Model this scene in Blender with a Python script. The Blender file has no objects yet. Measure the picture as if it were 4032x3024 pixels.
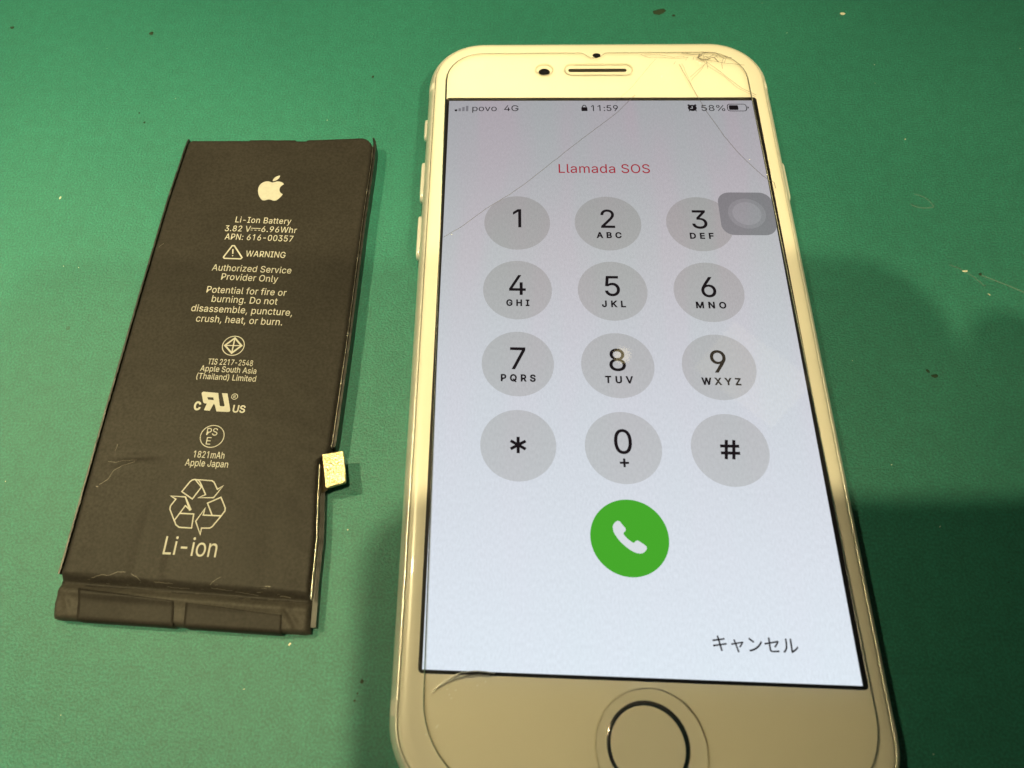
import bpy, bmesh, json, math, random
from mathutils import Vector, Matrix, noise
random.seed(7)
S = bpy.context.scene
COL = S.collection
MM = 0.001
# ------------------------------------------------------------------ camera
cam_d = bpy.data.cameras.new('camera')
cam = bpy.data.objects.new('camera', cam_d)
COL.objects.link(cam)
S.camera = cam
RC = Matrix(((0.9986519833945808, 0.03660847219197098, -0.03679722578999019),
             (-0.018435832538952743, 0.9128646249081568, 0.4078459227084241),
             (0.048521501838520234, -0.4066177521395984, 0.912308975898119)))
CAMP = Vector((-21.861, -56.238, 109.892))            # millimetres above the mat
M = RC.transposed().to_4x4()
M.translation = CAMP * MM
cam.matrix_world = M
cam_d.sensor_fit = 'HORIZONTAL'
cam_d.sensor_width = 36.0
cam_d.lens = 36.0 * 2772.51 / 4032.0
cam_d.shift_x = 255.115 / 4032.0
cam_d.shift_y = 27.816 / 4032.0
cam_d.clip_start = 0.001
cam_d.clip_end = 20.0
cam_d.dof.use_dof = True
cam_d.dof.focus_distance = 0.128
cam_d.dof.aperture_fstop = 28.0
# ------------------------------------------------------------------ world and light
W_ = bpy.data.worlds.new('World')
S.world = W_
W_.use_nodes = True
W_.node_tree.nodes['Background'].inputs[0].default_value = (1.0, 0.84, 0.55, 1)
W_.node_tree.nodes['Background'].inputs[1].default_value = 0.045
S.view_settings.view_transform = 'Standard'
S.view_settings.look = 'None'
S.view_settings.exposure = 0.0
S.view_settings.gamma = 1.0
S.cycles.max_bounces = 8
S.cycles.transparent_max_bounces = 24
S.cycles.use_denoising = True
WARM = (1.0, 0.83, 0.42)

def lamp(name, pos, power, size, target=(-20, 0, 0), colour=WARM, shape='DISK', size_y=None):
    d = bpy.data.lights.new(name, 'AREA')
    d.energy = power
    d.shape = shape
    d.size = size * MM
    if size_y:
        d.size_y = size_y * MM
    d.color = colour
    o = bpy.data.objects.new(name, d)
    COL.objects.link(o)
    o.location = Vector(pos) * MM
    v = Vector(pos) - Vector(target)
    o.rotation_euler = v.to_track_quat('Z', 'Y').to_euler()
    return o

# ceiling spots of the repair shop (all above the frame)
lamp('ceiling_lamp', (-16, -162, 1200), 0.40, 46, target=(-110, 10, 0)).data.spread = math.radians(28)
lamp('ceiling_lamp', (520, -295, 917), 0.6, 60)
lamp('ceiling_lamp', (560, -519, 1117), 12.0, 40)
lamp('bench_lamp', (-285, 53, 480), 0.205, 14, target=(-125, -15, 0)).data.spread = math.radians(48)
lamp('ceiling_lamp', (264, 608, 1200), 0.012, 32)
lamp('ceiling_panel', (520, 570, 1200), 0.06, 190, shape='RECTANGLE', size_y=120)
# ------------------------------------------------------------------ helpers
def tag(o, label=None, cat=None, kind=None, group=None):
    if label: o['label'] = label
    if cat: o['category'] = cat
    if kind: o['kind'] = kind
    if group: o['group'] = group
    return o

def thing(name, label, cat, loc=(0, 0, 0)):
    o = bpy.data.objects.new(name, None)
    o.empty_display_size = 0.01
    COL.objects.link(o)
    o.location = Vector(loc) * MM
    return tag(o, label, cat)

def link(name, me, mat, parent=None, smooth=False):
    me.name = name
    o = bpy.data.objects.new(name, me)
    COL.objects.link(o)
    if mat is not None:
        me.materials.clear()
        me.materials.append(mat)
    if smooth:
        me.polygons.foreach_set('use_smooth', [True] * len(me.polygons))
    if parent is not None:
        o.parent = parent
        bpy.context.view_layer.update()
        o.matrix_parent_inverse = parent.matrix_world.inverted()
    return o

def mesh(name, vs, fs, mat, parent=None, smooth=False):
    me = bpy.data.meshes.new(name)
    me.from_pydata([tuple(c * MM for c in v) for v in vs], [], fs)
    me.update()
    return link(name, me, mat, parent, smooth)

def fill2d(name, contours, z, mat, parent, thick=0.0, offset=0.0):
    """closed outlines (mm) filled with their holes into one flat or extruded mesh"""
    c = bpy.data.curves.new(name, 'CURVE')
    c.dimensions = '2D'
    c.fill_mode = 'BOTH' if thick == 0 else 'BOTH'
    K = 200.0                      # build large, shrink afterwards: the filler needs room
    c.extrude = thick / 2 * K
    c.offset = offset * K
    ox, oy = contours[0][0]
    contours = [[((x - ox) * K, (y - oy) * K) for x, y in L] for L in contours]
    for L in contours:
        sp = c.splines.new('POLY')
        sp.points.add(len(L) - 1)
        for k, (x, y) in enumerate(L):
            sp.points[k].co = (x, y, 0, 1)
        sp.use_cyclic_u = True
    t = bpy.data.objects.new('tmp', c)
    me = bpy.data.meshes.new_from_object(t)
    bpy.data.objects.remove(t)
    bpy.data.curves.remove(c)
    for v in me.vertices:
        v.co = ((v.co.x / K + ox) * MM, (v.co.y / K + oy) * MM, (v.co.z / K + z + thick / 2) * MM)
    if thick == 0:
        bm = bmesh.new(); bm.from_mesh(me)
        for f in bm.faces:
            f.normal_update()
            if f.normal.z < 0: f.normal_flip()
        bm.to_mesh(me); bm.free()
    return link(name, me, mat, parent)

def circle(cx, cy, r, n=48, ry=None):
    ry = ry or r
    return [(cx + r * math.cos(2 * math.pi * k / n), cy + ry * math.sin(2 * math.pi * k / n)) for k in range(n)]

def rrect(x0, y0, x1, y1, r, n=8):
    out = []
    for cx, cy, a in ((x1 - r, y1 - r, 0), (x0 + r, y1 - r, 90), (x0 + r, y0 + r, 180), (x1 - r, y0 + r, 270)):
        for k in range(n + 1):
            t = math.radians(a + 90 * k / n)
            out.append((cx + r * math.cos(t), cy + r * math.sin(t)))
    return out

def stroke(P, w, closed=False):
    """a line of width w as outline polygons (mitred)"""
    n = len(P)
    def nrm(a, b):
        d = Vector((b[0] - a[0], b[1] - a[1])); d.normalize(); return Vector((-d.y, d.x))
    L, R = [], []
    for i in range(n):
        if closed:
            n1 = nrm(P[i - 1], P[i]); n2 = nrm(P[i], P[(i + 1) % n])
        else:
            n1 = nrm(P[max(i - 1, 0)], P[max(i, 1)]); n2 = nrm(P[min(i, n - 2)], P[min(i + 1, n - 1)])
        m = n1 + n2
        if m.length < 1e-4: m = n1.copy()
        m.normalize()
        k = min(1 / max(m.dot(n1), 0.2), 2.2) * w / 2
        L.append((P[i][0] + m.x * k, P[i][1] + m.y * k)); R.append((P[i][0] - m.x * k, P[i][1] - m.y * k))
    return L, R

def stroke_mesh(name, lines, z, mat, parent, closed=True):
    vs, fs = [], []
    for q, (P, w, cl) in enumerate(lines):
        L, R = stroke(P, w, cl)
        b = len(vs); n = len(P)
        zz = z + 0.002 * q
        for i in range(n):
            vs += [(L[i][0], L[i][1], zz), (R[i][0], R[i][1], zz)]
        for i in range(n if cl else n - 1):
            j = (i + 1) % n
            fs.append((b + 2 * i, b + 2 * i + 1, b + 2 * j + 1, b + 2 * j))
    return mesh(name, vs, fs, mat, parent)

def ridge(name, P, w, h, z, mat, parent):
    """a raised or sunk hairline with two sloping flanks, so that it catches lamps along its length"""
    L, R = stroke(P, w, False)
    vs, fs = [], []
    for p, a, b in zip(P, L, R): vs += [(a[0], a[1], z), (p[0], p[1], z + h), (b[0], b[1], z)]
    for i in range(len(P) - 1):
        for q in (0, 1): fs.append((3 * i + q, 3 * i + q + 1, 3 * i + q + 4, 3 * i + q + 3))
    return mesh(name, vs, fs, mat, parent, True)

def bez(p0, p1, p2, p3, n=8):
    return [tuple(p0[i] * (1 - t) ** 3 + 3 * p1[i] * t * (1 - t) ** 2 + 3 * p2[i] * t * t * (1 - t) + p3[i] * t ** 3 for i in (0, 1)) for t in [k / n for k in range(1, n + 1)]]

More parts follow.
